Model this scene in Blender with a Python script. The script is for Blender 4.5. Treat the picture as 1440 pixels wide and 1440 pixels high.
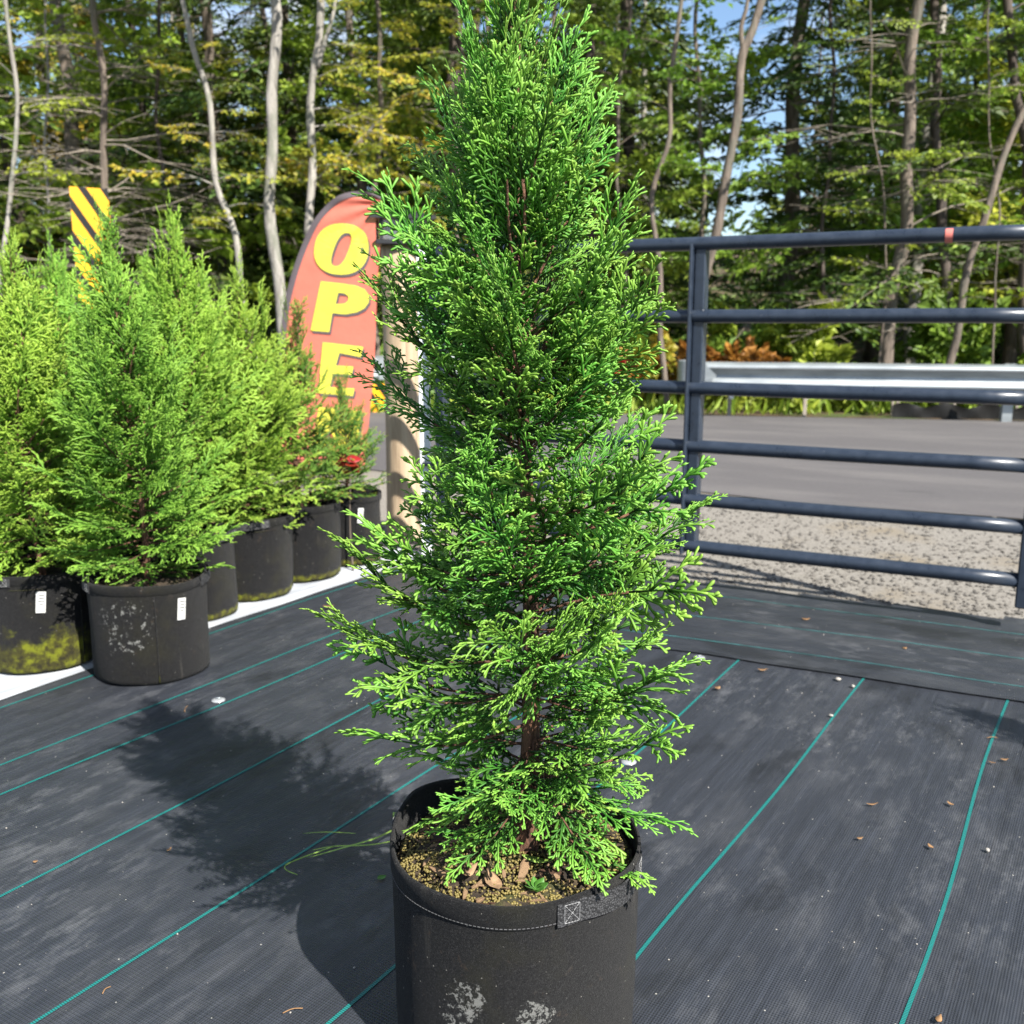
import bpy, math, random
import numpy as np
from mathutils import Vector, Matrix

# ------------------------------------------------------------------ scene, camera, light
for o in list(bpy.data.objects):
    bpy.data.objects.remove(o)
scene = bpy.context.scene
COL = scene.collection
R = math.radians
CAM_H, PITCH, F = 1.19, R(11.3), 1400.0          # F: focal length in pixels of the 1440 px photograph

cam_d = bpy.data.cameras.new("camera")
cam = bpy.data.objects.new("camera", cam_d)
COL.objects.link(cam)
cam.location = (0, 0, CAM_H)
cam.rotation_euler = (R(90) - PITCH, 0, 0)
cam_d.sensor_width = 36.0
cam_d.lens = 36.0 * F / 1440.0
cam_d.clip_start, cam_d.clip_end = 0.05, 2000
cam_d.dof.use_dof = True
cam_d.dof.focus_distance = 1.50
cam_d.dof.aperture_fstop = 7.0
scene.camera = cam

SUN_AZ = Vector((0.616, -0.787, 0)).normalized()   # towards the sun, on the ground
SUN_EL = R(43)
world = bpy.data.worlds.new("World")
scene.world = world
world.use_nodes = True
wn, wl = world.node_tree.nodes, world.node_tree.links
wn.clear()
w_out = wn.new("ShaderNodeOutputWorld")
w_bg = wn.new("ShaderNodeBackground")
w_sky = wn.new("ShaderNodeTexSky")
w_sky.sky_type = 'NISHITA'
w_sky.sun_disc = False
w_sky.dust_density = 0.3
w_sky.ozone_density = 3.0
w_sky.sun_elevation = SUN_EL
w_sky.sun_rotation = math.atan2(SUN_AZ.x, SUN_AZ.y)
w_tc = wn.new("ShaderNodeTexCoord")
w_noise = wn.new("ShaderNodeTexNoise")
w_noise.inputs['Scale'].default_value = 5.0
w_noise.inputs['Detail'].default_value = 6.0
w_ramp = wn.new("ShaderNodeValToRGB")
w_ramp.color_ramp.elements[0].position = 0.50
w_ramp.color_ramp.elements[1].position = 0.66
w_mix = wn.new("ShaderNodeMix")
w_mix.data_type = 'RGBA'
wl.new(w_tc.outputs['Generated'], w_noise.inputs['Vector'])
wl.new(w_noise.outputs['Fac'], w_ramp.inputs['Fac'])
wl.new(w_ramp.outputs['Color'], w_mix.inputs['Factor'])
wl.new(w_sky.outputs['Color'], w_mix.inputs['A'])
w_mix.inputs['B'].default_value = (7.0, 7.3, 7.8, 1)
wl.new(w_mix.outputs['Result'], w_bg.inputs['Color'])
w_bg.inputs["Strength"].default_value = 0.080
wl.new(w_bg.outputs['Background'], w_out.inputs['Surface'])

sun_d = bpy.data.lights.new("sun", 'SUN')
sun_d.energy = 5.0
sun_d.angle = R(0.55)
sun_d.color = (1.0, 0.955, 0.88)
sun = bpy.data.objects.new("sun", sun_d)
COL.objects.link(sun)
sun_vec = Vector((SUN_AZ.x * math.cos(SUN_EL), SUN_AZ.y * math.cos(SUN_EL), math.sin(SUN_EL)))
sun.rotation_euler = (-sun_vec).to_track_quat('-Z', 'Y').to_euler()
sun.location = sun_vec * 30

vs = scene.view_settings
vs.view_transform = 'Standard'
vs.look = 'None'
vs.exposure = 1.25
vs.gamma = 1.0
vs.use_curve_mapping = False

# ------------------------------------------------------------------ helpers
def ray(px, py):
    cx, cy = (px - 720) / F, (720 - py) / F
    c, s = math.cos(PITCH), math.sin(PITCH)
    return np.array([cx, c + cy * s, -s + cy * c])

def at_y(px, py, y):
    d = ray(px, py)
    return np.array([0, 0, CAM_H]) + d * (y / d[1])

def at_z(px, py, z=0.0):
    d = ray(px, py)
    return np.array([0, 0, CAM_H]) + d * ((z - CAM_H) / d[2])

class MB:
    """collects vertices and faces for one mesh"""
    def __init__(self):
        self.v, self.q, self.t, self.a, self.n = [], [], [], [], 0
    def add(self, v, quads=None, tris=None, age=None):
        v = np.asarray(v, float).reshape(-1, 3)
        if quads is not None and len(quads): self.q.append(np.asarray(quads, int) + self.n)
        if tris is not None and len(tris): self.t.append(np.asarray(tris, int) + self.n)
        self.v.append(v)
        self.a.append(np.zeros(len(v)) if age is None else np.broadcast_to(np.asarray(age, float), (len(v),)))
        self.n += len(v)
        return self
    def arrays(self):
        v = np.concatenate(self.v) if self.v else np.zeros((0, 3))
        q = np.concatenate(self.q) if self.q else np.zeros((0, 4), int)
        t = np.concatenate(self.t) if self.t else np.zeros((0, 3), int)
        a = np.concatenate(self.a) if self.a else np.zeros(0)
        return v, q, t, a
    def merge(self, other, M=None):
        v, q, t, a = other if isinstance(other, tuple) else other.arrays()
        if M is not None:
            v = v @ M[:3, :3].T + M[:3, 3]
        self.add(v, q, t, a)
        return self
    def mesh(self, name, mat, smooth=False, age=False):
        v, q, t, a = self.arrays()
        me = bpy.data.meshes.new(name)
        me.vertices.add(len(v))
        me.vertices.foreach_set('co', v.astype(np.float32).ravel())
        idx = np.concatenate([q.ravel(), t.ravel()]).astype(np.int32)
        me.loops.add(len(idx))
        me.loops.foreach_set('vertex_index', idx)
        me.polygons.add(len(q) + len(t))
        st = np.concatenate([np.arange(len(q)) * 4, len(q) * 4 + np.arange(len(t)) * 3]).astype(np.int32)
        me.polygons.foreach_set('loop_start', st)
        me.polygons.foreach_set('use_smooth', np.full(len(st), bool(smooth)))
        if age:
            at = me.attributes.new('age', 'FLOAT', 'POINT')
            at.data.foreach_set('value', a.astype(np.float32))
        me.update(calc_edges=True)
        me.validate()
        if mat: me.materials.append(mat)
        return me

def obj(name, data, parent=None, loc=None, rot=None, scale=None):
    o = bpy.data.objects.new(name, data)
    COL.objects.link(o)
    if parent is not None: o.parent = parent
    if loc is not None: o.location = loc
    if rot is not None: o.rotation_euler = rot
    if scale is not None: o.scale = (scale,) * 3 if np.isscalar(scale) else scale
    return o

def tag(o, label=None, cat=None, group=None, kind=None):
    if label: o['label'] = label
    if cat: o['category'] = cat
    if group: o['group'] = group
    if kind: o['kind'] = kind
    return o

def thing(name, label, cat, loc=(0, 0, 0), rotz=0, group=None):
    o = bpy.data.objects.new(name, None)
    COL.objects.link(o)
    o.empty_display_size = 0.1
    o.location = loc
    o.rotation_euler = (0, 0, rotz)
    return tag(o, label, cat, group)

def copy_tree(o, parent=None):
    c = o.copy()
    COL.objects.link(c)
    c.parent = parent
    for ch in o.children:
        copy_tree(ch, c)
    return c

def box(mb, c, s, M=None, age=None):
    c, s = np.asarray(c, float), np.asarray(s, float) / 2
    v = np.array([[x, y, z] for x in (-1, 1) for y in (-1, 1) for z in (-1, 1)]) * s + c
    if M is not None:
        v = v @ np.asarray(M)[:3, :3].T + np.asarray(M)[:3, 3]
    q = [[0, 1, 3, 2], [4, 6, 7, 5], [0, 4, 5, 1], [2, 3, 7, 6], [0, 2, 6, 4], [1, 5, 7, 3]]
    mb.add(v, q, age=age)
    return mb

def rounded_box(mb, c, s, b=0.004, M=None):
    """box with chamfered edges"""
    c, s = np.asarray(c, float), np.asarray(s, float) / 2
    vs_, key = [], {}
    for sx in (-1, 1):
        for sy in (-1, 1):
            for sz in (-1, 1):
                for ax in range(3):
                    p = np.array([sx, sy, sz]) * (s - b)
                    p[ax] = (sx, sy, sz)[ax] * s[ax]
                    key[(sx, sy, sz, ax)] = len(vs_)
                    vs_.append(p)
    Q, T = [], []
    cen = np.array(vs_)
    def put(l):
        P = cen[list(l)]
        nrm = np.cross(P[1] - P[0], P[2] - P[0])
        if np.dot(nrm, P.mean(0)) < 0: l = l[::-1]
        (Q if len(l) == 4 else T).append(list(l))
    for ax in range(3):
        o1, o2 = [a for a in range(3) if a != ax]
        for sg in (-1, 1):
            l = []
            for (a, b_) in ((-1, -1), (1, -1), (1, 1), (-1, 1)):
                k = [0, 0, 0]; k[ax] = sg; k[o1] = a; k[o2] = b_
                l.append(key[(*k, ax)])
            put(l)
        for a in (-1, 1):
            for b_ in (-1, 1):
                k1 = [0, 0, 0]; k1[o1] = a; k1[o2] = b_
                ka = list(k1); ka[ax] = -1
                kb = list(k1); kb[ax] = 1
                put([key[(*ka, o1)], key[(*kb, o1)], key[(*kb, o2)], key[(*ka, o2)]])
    for sx in (-1, 1):
        for sy in (-1, 1):
            for sz in (-1, 1):
                put([key[(sx, sy, sz, a)] for a in range(3)])
    v = cen + c
    if M is not None:
        v = v @ np.asarray(M)[:3, :3].T + np.asarray(M)[:3, 3]
    mb.add(v, Q, T)
    return mb

def tube(mb, pts, rad, sides=6, age=None, cap=True):
    pts = np.asarray(pts, float)
    n = len(pts)
    rad = np.broadcast_to(np.asarray(rad, float), (n,))
    tan = np.gradient(pts, axis=0)
    tan /= np.linalg.norm(tan, axis=1)[:, None] + 1e-12
    ref = np.array([0, 0, 1.0]) if abs(tan[0][2]) < 0.8 else np.array([1.0, 0, 0])
    u = np.cross(tan[0], ref); u /= np.linalg.norm(u)
    V = []
    ang = np.arange(sides) * 2 * np.pi / sides
    for i in range(n):
        u = u - tan[i] * np.dot(u, tan[i]); u /= np.linalg.norm(u) + 1e-12
        w = np.cross(tan[i], u)
        V.append(pts[i] + rad[i] * (np.cos(ang)[:, None] * u + np.sin(ang)[:, None] * w))
    V = np.concatenate(V)
    i = np.arange(n - 1)[:, None] * sides
    j = np.arange(sides)[None, :]
    a, b = i + j, i + (j + 1) % sides
    Q = np.stack([a, b, b + sides, a + sides], -1).reshape(-1, 4)
    T = []
    if cap:
        for k in range(1, sides - 1):
            T.append([0, k + 1, k])
            T.append([(n - 1) * sides, (n - 1) * sides + k, (n - 1) * sides + k + 1])
    ag = None
    if age is not None:
        ag = np.repeat(np.broadcast_to(np.asarray(age, float), (n,)), sides)
    mb.add(V, Q, T, ag)
    return mb

def spline(pts, n):
    pts = np.asarray(pts, float)
    m = len(pts)
    out = []
    for t in np.linspace(0, m - 1, n):
        i = min(int(t), m - 2); f = t - i
        p0, p1, p2, p3 = pts[max(i - 1, 0)], pts[i], pts[i + 1], pts[min(i + 2, m - 1)]
        out.append(0.5 * ((2 * p1) + (p2 - p0) * f + (2 * p0 - 5 * p1 + 4 * p2 - p3) * f * f + (3 * p1 - p0 - 3 * p2 + p3) * f ** 3))
    return np.array(out)

def rotm(axis, ang):
    return np.array(Matrix.Rotation(ang, 3, Vector(axis)))

# ------------------------------------------------------------------ materials
class Mat:
    def __init__(self, name):
        self.m = bpy.data.materials.new(name)
        self.m.use_nodes = True
        self.nt = self.m.node_tree
        self.b = self.nt.nodes['Principled BSDF']
        self.out = self.nt.nodes['Material Output']
    def n(self, typ, **kw):
        nd = self.nt.nodes.new(typ)
        for k, v in kw.items(): setattr(nd, k, v)
        return nd
    def l(self, a, b):
        self.nt.links.new(a, b)
    def set(self, **kw):
        for k, v in kw.items():
            self.b.inputs[k.replace('_', ' ')].default_value = v
    def coord(self, kind='Object', scale=(1, 1, 1), rot=(0, 0, 0)):
        tc = self.n('ShaderNodeTexCoord')
        mp = self.n('ShaderNodeMapping')
        mp.inputs['Rotation'].default_value = rot
        self.l(tc.outputs[kind], mp.inputs['Vector'])
        if tuple(scale) == (1, 1, 1): return mp.outputs['Vector']
        m2 = self.n('ShaderNodeMapping')          # rotate first, then stretch
        m2.inputs['Scale'].default_value = scale
        self.l(mp.outputs['Vector'], m2.inputs['Vector'])
        return m2.outputs['Vector']
    def noise(self, vec, scale, detail=4, rough=0.55, dist=0):
        nd = self.n('ShaderNodeTexNoise')
        nd.inputs['Scale'].default_value = scale
        nd.inputs['Detail'].default_value = detail
        nd.inputs['Roughness'].default_value = rough
        nd.inputs['Distortion'].default_value = dist
        if vec is not None: self.l(vec, nd.inputs['Vector'])
        return nd.outputs['Fac']
    def ramp(self, fac, stops):
        nd = self.n('ShaderNodeValToRGB')
        cr = nd.color_ramp
        while len(cr.elements) > 1: cr.elements.remove(cr.elements[-1])
        for i, (p, c) in enumerate(stops):
            e = cr.elements[0] if i == 0 else cr.elements.new(p)
            e.position = p
            c = (c,) * 3 if np.isscalar(c) else c
            e.color = (*c, 1)
        self.l(fac, nd.inputs['Fac'])
        return nd.outputs['Color']
    def mix(self, fac, a, b, mode='MIX'):
        nd = self.n('ShaderNodeMix', data_type='RGBA', blend_type=mode)
        for s, v in (('Factor', fac), ('A', a), ('B', b)):
            if hasattr(v, 'is_linked') or hasattr(v, 'node'): self.l(v, nd.inputs[s])
            elif s == 'Factor': nd.inputs[s].default_value = v
            else: nd.inputs[s].default_value = (*((v,) * 3 if np.isscalar(v) else v), 1)
        return nd.outputs['Result']
    def math(self, op, a, b=0.0, clamp=False):
        nd = self.n('ShaderNodeMath', operation=op)
        nd.use_clamp = clamp
        for i, v in enumerate((a, b)):
            if hasattr(v, 'node'): self.l(v, nd.inputs[i])
            else: nd.inputs[i].default_value = v
        return nd.outputs[0]
    def bump(self, h, strength=0.4, dist=0.01):
        nd = self.n('ShaderNodeBump')
        nd.inputs['Strength'].default_value = strength
        nd.inputs['Distance'].default_value = dist
        self.l(h, nd.inputs['Height'])
        self.l(nd.outputs['Normal'], self.b.inputs['Normal'])
        return nd.outputs['Normal']
    def color(self, c):
        if hasattr(c, 'node'): self.l(c, self.b.inputs['Base Color'])
        else: self.b.inputs['Base Color'].default_value = (*c, 1)

def plain(name, c, rough=0.6, spec=0.4, metal=0.0, var=0.25, scale=30, bump=0.0, bscale=200):
    m = Mat(name)
    v = m.coord('Object')
    f = m.noise(v, scale, 5)
    col = m.ramp(f, [(0.3, [x * (1 - var) for x in c]), (0.7, [min(1, x * (1 + var)) for x in c])])
    m.color(col)
    m.set(Roughness=rough, Metallic=metal)
    m.b.inputs['Specular IOR Level'].default_value = spec
    if bump: m.bump(m.noise(v, bscale, 4), bump, 0.004)
    return m.m

def leaf_mat(name, stops, rough=0.5, trans=0.25, spec=0.35, attr=True, var=0.35, hue=0.03):
    """foliage: colour by age attribute, varied per object and by noise; light shines through"""
    m = Mat(name)
    if attr:
        at = m.n('ShaderNodeAttribute', attribute_name='age')
        fac = at.outputs['Fac']
    else:
        fac = m.noise(m.coord('Object'), 3.0, 3)
    col = m.ramp(fac, stops)
    oi = m.n('ShaderNodeObjectInfo')
    hs = m.n('ShaderNodeHueSaturation')
    v = m.noise(m.coord('Object'), 14.0, 3)
    val = m.math('ADD', m.math('MULTIPLY', v, var * 2), 1.0 - var)
    hshift = m.math('ADD', m.math('MULTIPLY', oi.outputs['Random'], hue), 0.5 - hue / 2)
    m.l(hshift, hs.inputs['Hue'])
    m.l(val, hs.inputs['Value'])
    m.l(col, hs.inputs['Color'])
    c = hs.outputs['Color']
    m.color(c)
    m.set(Roughness=rough)
    m.b.inputs['Specular IOR Level'].default_value = spec
    tr = m.n('ShaderNodeBsdfTranslucent')
    m.l(c, tr.inputs['Color'])
    mx = m.n('ShaderNodeMixShader')
    mx.inputs['Fac'].default_value = trans
    m.l(m.b.outputs['BSDF'], mx.inputs[1])
    m.l(tr.outputs['BSDF'], mx.inputs[2])
    m.l(mx.outputs['Shader'], m.out.inputs['Surface'])
    return m.m

MATS = {}
MATS['thuja'] = leaf_mat('thuja', [(0.0, (0.09, 0.05, 0.03)), (0.12, (0.05, 0.055, 0.02)), (0.3, (0.018, 0.066, 0.013)),  # older inner leaves darker, deepened further to paint in shade inside the crown
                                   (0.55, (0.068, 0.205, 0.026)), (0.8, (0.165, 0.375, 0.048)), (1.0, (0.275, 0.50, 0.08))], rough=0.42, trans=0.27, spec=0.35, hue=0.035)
MATS['thuja_far'] = leaf_mat('thuja_far', [(0.0, (0.09, 0.06, 0.03)), (0.15, (0.08, 0.12, 0.03)), (0.26, (0.10, 0.24, 0.03)),
                                   (0.52, (0.23, 0.45, 0.055)), (0.85, (0.40, 0.62, 0.09))], rough=0.45, trans=0.42, hue=0.03)
MATS['thuja_mid'] = leaf_mat('thuja_mid', [(0.0, (0.09, 0.06, 0.03)), (0.15, (0.06, 0.10, 0.025)), (0.3, (0.075, 0.20, 0.026)),
                                   (0.6, (0.17, 0.37, 0.045)), (0.9, (0.31, 0.54, 0.075))], rough=0.45, trans=0.4, hue=0.03)
MATS['thuja_rust'] = leaf_mat('thuja_rust', [(0.0, (0.15, 0.08, 0.04)), (0.4, (0.08, 0.19, 0.03)), (0.78, (0.16, 0.32, 0.045)), (0.93, (0.24, 0.36, 0.05)), (1.0, (0.42, 0.20, 0.05))], trans=0.3)

def bark(name, c1, c2, scale=9.0, bumps=0.8, patches=None):
    m = Mat(name)
    v = m.coord('Object', (1, 1, 0.18))
    f = m.noise(v, scale, 8, 0.65, 0.6)
    col = m.ramp(f, [(0.3, c1), (0.62, c2)])
    if patches:
        g = m.noise(m.coord('Object', (1, 1, 0.5)), 3.5, 5, 0.7)
        col = m.mix(m.ramp(g, [(0.5, 0.0), (0.6, 0.85)]), col, patches)
    m.color(col)
    m.set(Roughness=0.9)
    m.bump(f, bumps, 0.02)
    return m.m
MATS['thuja_bark'] = bark('thuja_bark', (0.035, 0.017, 0.011), (0.19, 0.090, 0.052), 60, 0.8)
MATS['bark_pale'] = bark('bark_pale', (0.10, 0.09, 0.078), (0.36, 0.335, 0.295), 14, 1.0, (0.17, 0.175, 0.135))
MATS['bark_brown'] = bark('bark_brown', (0.045, 0.035, 0.028), (0.19, 0.15, 0.118), 15, 1.0, (0.12, 0.112, 0.085))
MATS['bark_dark'] = bark('bark_dark', (0.035, 0.028, 0.024), (0.11, 0.085, 0.07), 9)
MATS['dead_twig'] = plain('dead_twig', (0.22, 0.19, 0.155), 0.9, 0.1, var=0.4, scale=6)
MATS['leaf_green'] = leaf_mat('leaf_green', [(0.0, (0.07, 0.125, 0.02)), (0.5, (0.175, 0.28, 0.036)), (1.0, (0.36, 0.47, 0.06))], trans=0.4, hue=0.04)
MATS['leaf_light'] = leaf_mat('leaf_light', [(0.0, (0.15, 0.22, 0.025)), (0.6, (0.33, 0.43, 0.05)), (1.0, (0.52, 0.56, 0.075))], trans=0.4, hue=0.04)
MATS['leaf_yellow'] = leaf_mat('leaf_yellow', [(0.0, (0.16, 0.22, 0.03)), (0.45, (0.34, 0.36, 0.04)), (0.8, (0.52, 0.40, 0.045)), (1.0, (0.58, 0.30, 0.05))], trans=0.4, hue=0.03)
MATS['leaf_orange'] = leaf_mat('leaf_orange', [(0.0, (0.22, 0.09, 0.03)), (0.5, (0.40, 0.16, 0.035)), (1.0, (0.5, 0.26, 0.05))], trans=0.35)
MATS['leaf_red'] = leaf_mat('leaf_red', [(0.0, (0.35, 0.03, 0.02)), (0.6, (0.6, 0.07, 0.035)), (1.0, (0.6, 0.2, 0.05))], trans=0.3)
MATS['needle'] = leaf_mat('needle', [(0.0, (0.03, 0.058, 0.015)), (0.5, (0.09, 0.15, 0.03)), (1.0, (0.30, 0.40, 0.065))], trans=0.25, hue=0.03)

def felt_mat(name, moss=0.0, lichen=(), seed=0.0):
    """black non-woven felt with pale fibres, olive dirt, moss at the foot and lichen blotches (object space)"""
    m = Mat(name)
    v = m.coord('Object')
    fib = m.noise(m.coord('Object', (1, 1, 1)), 420, 3, 0.7, 1.5)
    base = m.ramp(fib, [(0.35, (0.003, 0.003, 0.0033)), (0.55, (0.010, 0.010, 0.0105)), (0.78, (0.065, 0.064, 0.063))])
    tc = m.n('ShaderNodeTexCoord')
    sx = m.n('ShaderNodeSeparateXYZ')
    m.l(tc.outputs['Object'], sx.inputs[0])
    mp = m.n('ShaderNodeMapping')
    mp.inputs['Location'].default_value = (seed, seed * 2, 0)
    m.l(tc.outputs['Object'], mp.inputs['Vector'])
    d = m.noise(mp.outputs['Vector'], 7, 6, 0.7)
    col = m.mix(m.ramp(d, [(0.48, 0.0), (0.72, 0.6)]), base, (0.022, 0.021, 0.011))
    d2 = m.noise(mp.outputs['Vector'], 30, 6, 0.75)
    col = m.mix(m.ramp(d2, [(0.60, 0.0), (0.75, 0.5)]), col, (0.09, 0.06, 0.038))
    # droplet streaks
    st = m.noise(m.coord('Object', (1, 1, 0.12)), 26, 4, 0.6)
    col = m.mix(m.ramp(st, [(0.6, 0.0), (0.72, 0.35)]), col, (0.07, 0.064, 0.055))
    # sparse specks
    sp = m.n('ShaderNodeTexVoronoi')
    sp.inputs['Scale'].default_value = 95
    m.l(mp.outputs['Vector'], sp.inputs['Vector'])
    rnd = m.n('ShaderNodeSeparateColor'); m.l(sp.outputs['Color'], rnd.inputs[0])
    speck = m.math('MULTIPLY', m.math('LESS_THAN', sp.outputs['Distance'], 0.13), m.math('GREATER_THAN', rnd.outputs[0], 0.88))
    col = m.mix(speck, col, (0.20, 0.19, 0.17))
    if moss > 0:
        g = m.noise(mp.outputs['Vector'], 11, 6, 0.65)
        h = m.math('SUBTRACT', g, m.math('MULTIPLY', sx.outputs['Z'], 3.4 / moss))
        mf = m.ramp(h, [(0.05, 0.0), (0.22, 0.95)])
        mc = m.ramp(m.noise(mp.outputs['Vector'], 28, 6, 0.7), [(0.38, (0.022, 0.019, 0.008)), (0.5, (0.06, 0.058, 0.009)), (0.62, (0.15, 0.165, 0.010))])
        col = m.mix(mf, col, mc)
    for (lx, lz, r, f, thr) in lichen:
        cb = m.n('ShaderNodeCombineXYZ')
        m.l(sx.outputs['X'], cb.inputs[0]); m.l(sx.outputs['Z'], cb.inputs[2])
        dist = m.n('ShaderNodeVectorMath', operation='DISTANCE')
        m.l(cb.outputs[0], dist.inputs[0]); dist.inputs[1].default_value = (lx, 0, lz)
        near = m.math('SUBTRACT', 1.0, m.math('DIVIDE', dist.outputs['Value'], r), True)
        front = m.math('LESS_THAN', sx.outputs['Y'], 0.0)
        nz = m.noise(v, f, 7, 0.7)
        near = m.math('MINIMUM', near, 0.55)
        k = m.math('MULTIPLY', m.math('ADD', m.math('MULTIPLY', near, 0.42), nz), front)
        k = m.math('MULTIPLY', k, m.math('GREATER_THAN', near, 0.001))
        col = m.mix(m.ramp(k, [(thr, 0.0), (thr + 0.05, 0.75)]), col, (0.24, 0.24, 0.225))
    m.color(col)
    m.set(Roughness=0.95)
    m.b.inputs['Sheen Weight'].default_value = 0.05
    m.b.inputs['Sheen Roughness'].default_value = 0.5
    m.b.inputs['Specular IOR Level'].default_value = 0.15
    m.bump(fib, 0.8, 0.004)
    return m.m
MATS['felt_hero'] = felt_mat('felt_hero', 0.0, [(-0.070, 0.190, 0.045, 105, 0.725), (0.030, 0.164, 0.042, 115, 0.715), (-0.08, 0.15, 0.05, 90, 0.74)], 3.1)
MATS['felt'] = felt_mat('felt', 0.0, [(-0.01, 0.2, 0.17, 60, 0.795)], 8.2)
MATS['felt_clean'] = felt_mat('felt_clean', 0.30, (), 1.2)
MATS['felt_moss'] = felt_mat('felt_moss', 1.0, (), 5.0)

def strap_mat():
    m = Mat('strap')
    v = m.coord('Object')
    w = m.n('ShaderNodeTexVoronoi'); w.inputs['Scale'].default_value = 330
    m.l(v, w.inputs['Vector'])
    col = m.ramp(w.outputs['Distance'], [(0.1, (0.075, 0.075, 0.078)), (0.6, (0.010, 0.010, 0.011))])
    m.color(col)
    m.set(Roughness=0.7)
    m.bump(w.outputs['Distance'], 0.6, 0.002)
    return m.m
MATS['strap'] = strap_mat()
MATS['thread'] = plain('thread', (0.22, 0.22, 0.22), 0.8)
MATS['hem_thread'] = plain('hem_thread', (0.075, 0.075, 0.077), 0.9)
MATS['tag_white'] = plain('tag_white', (0.50, 0.50, 0.48), 0.5, var=0.06)
MATS['ink'] = plain('ink', (0.02, 0.02, 0.02), 0.6)

def soil_mat():
    m = Mat('soil')
    v = m.coord('Object')
    f = m.noise(v, 60, 8, 0.7)
    col = m.ramp(f, [(0.3, (0.012, 0.009, 0.006)), (0.5, (0.05, 0.034, 0.02)), (0.7, (0.13, 0.095, 0.05))])
    g = m.noise(v, 14, 4)
    col = m.mix(m.ramp(g, [(0.5, 0.0), (0.64, 0.7)]), col, (0.07, 0.085, 0.015))
    m.color(col); m.set(Roughness=0.95)
    m.bump(f, 1.0, 0.012)
    return m.m
MATS['soil'] = soil_mat()
MATS['prill'] = leaf_mat('prill', [(0.0, (0.20, 0.17, 0.05)), (0.5, (0.42, 0.38, 0.15)), (1.0, (0.60, 0.55, 0.32))], trans=0.1, rough=0.4)
MATS['bark_chip'] = plain('bark_chip', (0.26, 0.17, 0.10), 0.9, 0.1, var=0.55, scale=50, bump=0.5, bscale=120)
MATS['bark_chip_dark'] = plain('bark_chip_dark', (0.085, 0.05, 0.034), 0.9, 0.1, var=0.5, scale=50, bump=0.5, bscale=120)
MATS['dry_leaf'] = plain('dry_leaf', (0.25, 0.145, 0.07), 0.7, 0.2, var=0.35, scale=40)
MATS['grass'] = plain('grass_blade', (0.20, 0.31, 0.06), 0.45, 0.4, var=0.3, scale=12)
MATS['weed_leaf'] = plain('weed_leaf', (0.06, 0.17, 0.025), 0.45, 0.4, var=0.3, scale=30)

# ------------------------------------------------------------------ ground frames
U = np.array([0.53, 0.848]); NN = np.array([0.848, -0.53])          # along / across the black sheets
G = np.array([0.903, -0.43]); GN = np.array([0.43, 0.903])          # along / across the gate
def und(x, y):
    return 0.0022 * np.sin(3.1 * x + 1.3 * y) + 0.0018 * np.sin(-2.3 * x + 4.7 * y + 1.0) + 0.001 * np.sin(9.1 * (x * NN[0] + y * NN[1]) + 0.8 * x)

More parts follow.
